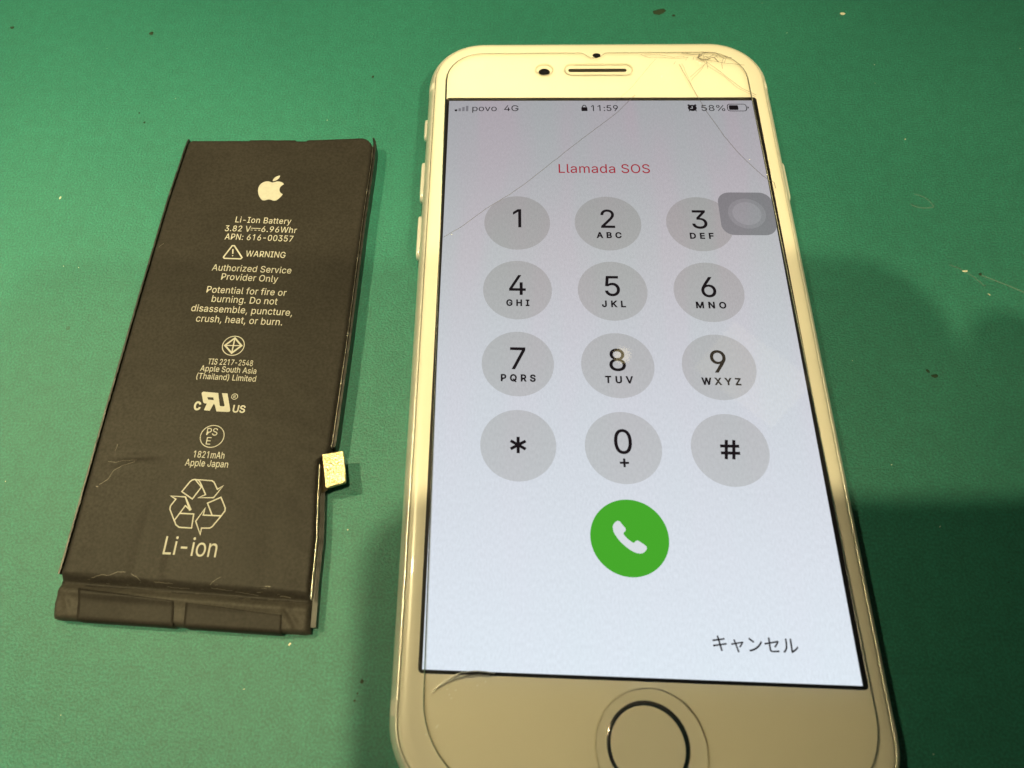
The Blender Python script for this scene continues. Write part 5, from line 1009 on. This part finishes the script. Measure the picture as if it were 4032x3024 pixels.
# warning triangle
drape(stroke_mesh('printed_symbol', [([(-68.35, 19.75), (-67.95, 19.75), (-66.1, 17.15), (-66.3, 16.85), (-69.35, 16.92), (-69.55, 17.2)], .26, True), ([(-68.1, 19.0), (-67.95, 17.95)], .22, False), ([(-67.93, 17.65), (-67.91, 17.42)], .22, False)], 3.6, M_PRINT, cell))
# standards marks
drape(stroke_mesh('printed_symbol', [(circle(-64.72, -1.08, 1.90, 40, 1.86), .15, True)], 3.6, M_PRINT, cell))
d = [(-64.68, .42), (-63.28, -1.06), (-64.78, -2.5), (-66.2, -1.05)]
drape(stroke_mesh('printed_symbol', [(d, .30, True), ([d[0], d[2]], .22, False), ([d[1], d[3]], .18, False)], 3.6, M_PRINT, cell))
drape(fill2d('printed_symbol', [TR['ru'], TR['ruhole']], 3.6, M_PRINT, cell))
drape(fit_text('printed_text', 'c', -69.45, -68.42, -13.15, 3.6, M_PRINT, cell, cap=1.95, weight=.07))
drape(fit_text('printed_text', 'US', -62.85, -60.85, -13.42, 3.6, M_PRINT, cell, cap=1.25, weight=.05, rot=RB))
drape(stroke_mesh('printed_symbol', [(circle(-62.95, -10.62, .50, 24), .10, True)], 3.6, M_PRINT, cell))
drape(fit_text('printed_text', 'R', -63.15, -62.75, -10.9, 3.6, M_PRINT, cell, cap=.55))
drape(stroke_mesh('printed_symbol', [(circle(-65.5, -17.75, 1.95, 44, 1.90), .14, True)], 3.6, M_PRINT, cell))
drape(fit_text('printed_text', 'PS', -66.55, -64.75, -17.55, 3.6, M_PRINT, cell, cap=1.25, rot=RB))
drape(fit_text('printed_text', 'E', -66.35, -65.6, -19.15, 3.6, M_PRINT, cell, cap=1.25, rot=RB))
drape(stroke_mesh('recycling_mark', [(P, .19, True if i in (0, 1) else False) for i, P in enumerate(TR['rec'])], 3.6, M_PRINT, cell))

# ------------------------------------------------------------------ the phone the photograph is taken with, held over the mat
def C2W(p):
    return tuple((RC.transposed() @ Vector(p)) + CAMP)
slab = thing('camera_phone', 'dark smartphone held level above the mat, casting its shadow over the lower right', 'smartphone', CAMP)
pr = rrect(-16, -52, 131, 19.5, 11, 8)
rings = []
for inset, z in ((1.5, 2.0), (.3, 2.6), (0, 4), (0, 8), (.3, 9.4), (1.5, 10)):
    rings.append([C2W((x * 1.0 + (inset if x < 57 else -inset), y + (inset if y < -16 else -inset), z)) for x, y in pr])
n = len(pr); vs = [v for r in rings for v in r]; fs = []
for r in range(5):
    for k in range(n):
        j = (k + 1) % n; fs.append((r * n + k, r * n + j, (r + 1) * n + j, (r + 1) * n + k))
fs.append(tuple(reversed(range(n)))); fs.append(tuple(range(5 * n, 6 * n)))
mesh('body', vs, fs, principled('graphite', (0.03, 0.03, 0.032), 0.4), slab)

# right hand holding its far end
hand = thing('hand', 'right hand gripping the far end of the camera phone', 'hand', C2W((140, -20, 10)))
def skin(name, P, E, Rr, root, mat, sub=2):
    me = bpy.data.meshes.new(name); me.from_pydata([tuple(c * MM for c in C2W(p)) for p in P], E, [])
    o = bpy.data.objects.new(name, me); COL.objects.link(o)
    o.modifiers.new('skin', 'SKIN')
    if not me.skin_vertices: 
        bpy.context.view_layer.objects.active = o
        o.modifiers.clear(); o.modifiers.new('skin', 'SKIN')
    for i, r in enumerate(Rr): me.skin_vertices[0].data[i].radius = (r * MM, r * MM)
    me.skin_vertices[0].data[root].use_root = True
    s = o.modifiers.new('sub', 'SUBSURF'); s.levels = sub; s.render_levels = sub
    me.materials.append(mat)
    o.parent = hand; bpy.context.view_layer.update(); o.matrix_parent_inverse = hand.matrix_world.inverted()
    return o
M_SKIN = principled('skin', (0.55, 0.34, 0.24), 0.5)
P = [(150, -40, 16), (140, -22, 18), (138, -48, 18), (175, -75, 14), (215, -120, 10), (255, -165, 5)]
Rr = [21, 20, 15, 20, 24, 28]
E = [(0, 1), (0, 2), (0, 3), (3, 4), (4, 5)]
def chain(pts, rs, root=1):
    b = len(P)
    P.extend(pts); Rr.extend(rs)
    E.append((root, b))
    for k in range(len(pts) - 1): E.append((b + k, b + k + 1))
chain([(131, -6, 20), (118, 8, 17), (112, 14, 11)], [13, 9, 7], 1)      # index finger along the back edge
chain([(126, -18, 21), (108, -10, 18)], [9, 8], 1)
chain([(124, -38, 21), (106, -34, 18)], [9, 8], 2)
chain([(126, -54, 20), (110, -55, 17)], [8, 7], 2)
chain([(150, -18, 6), (143, 0, -4), (130, 8, -4)], [11, 9, 8], 0)      # thumb round the front
skin('hand_skin', P, E, Rr, 0, M_SKIN)
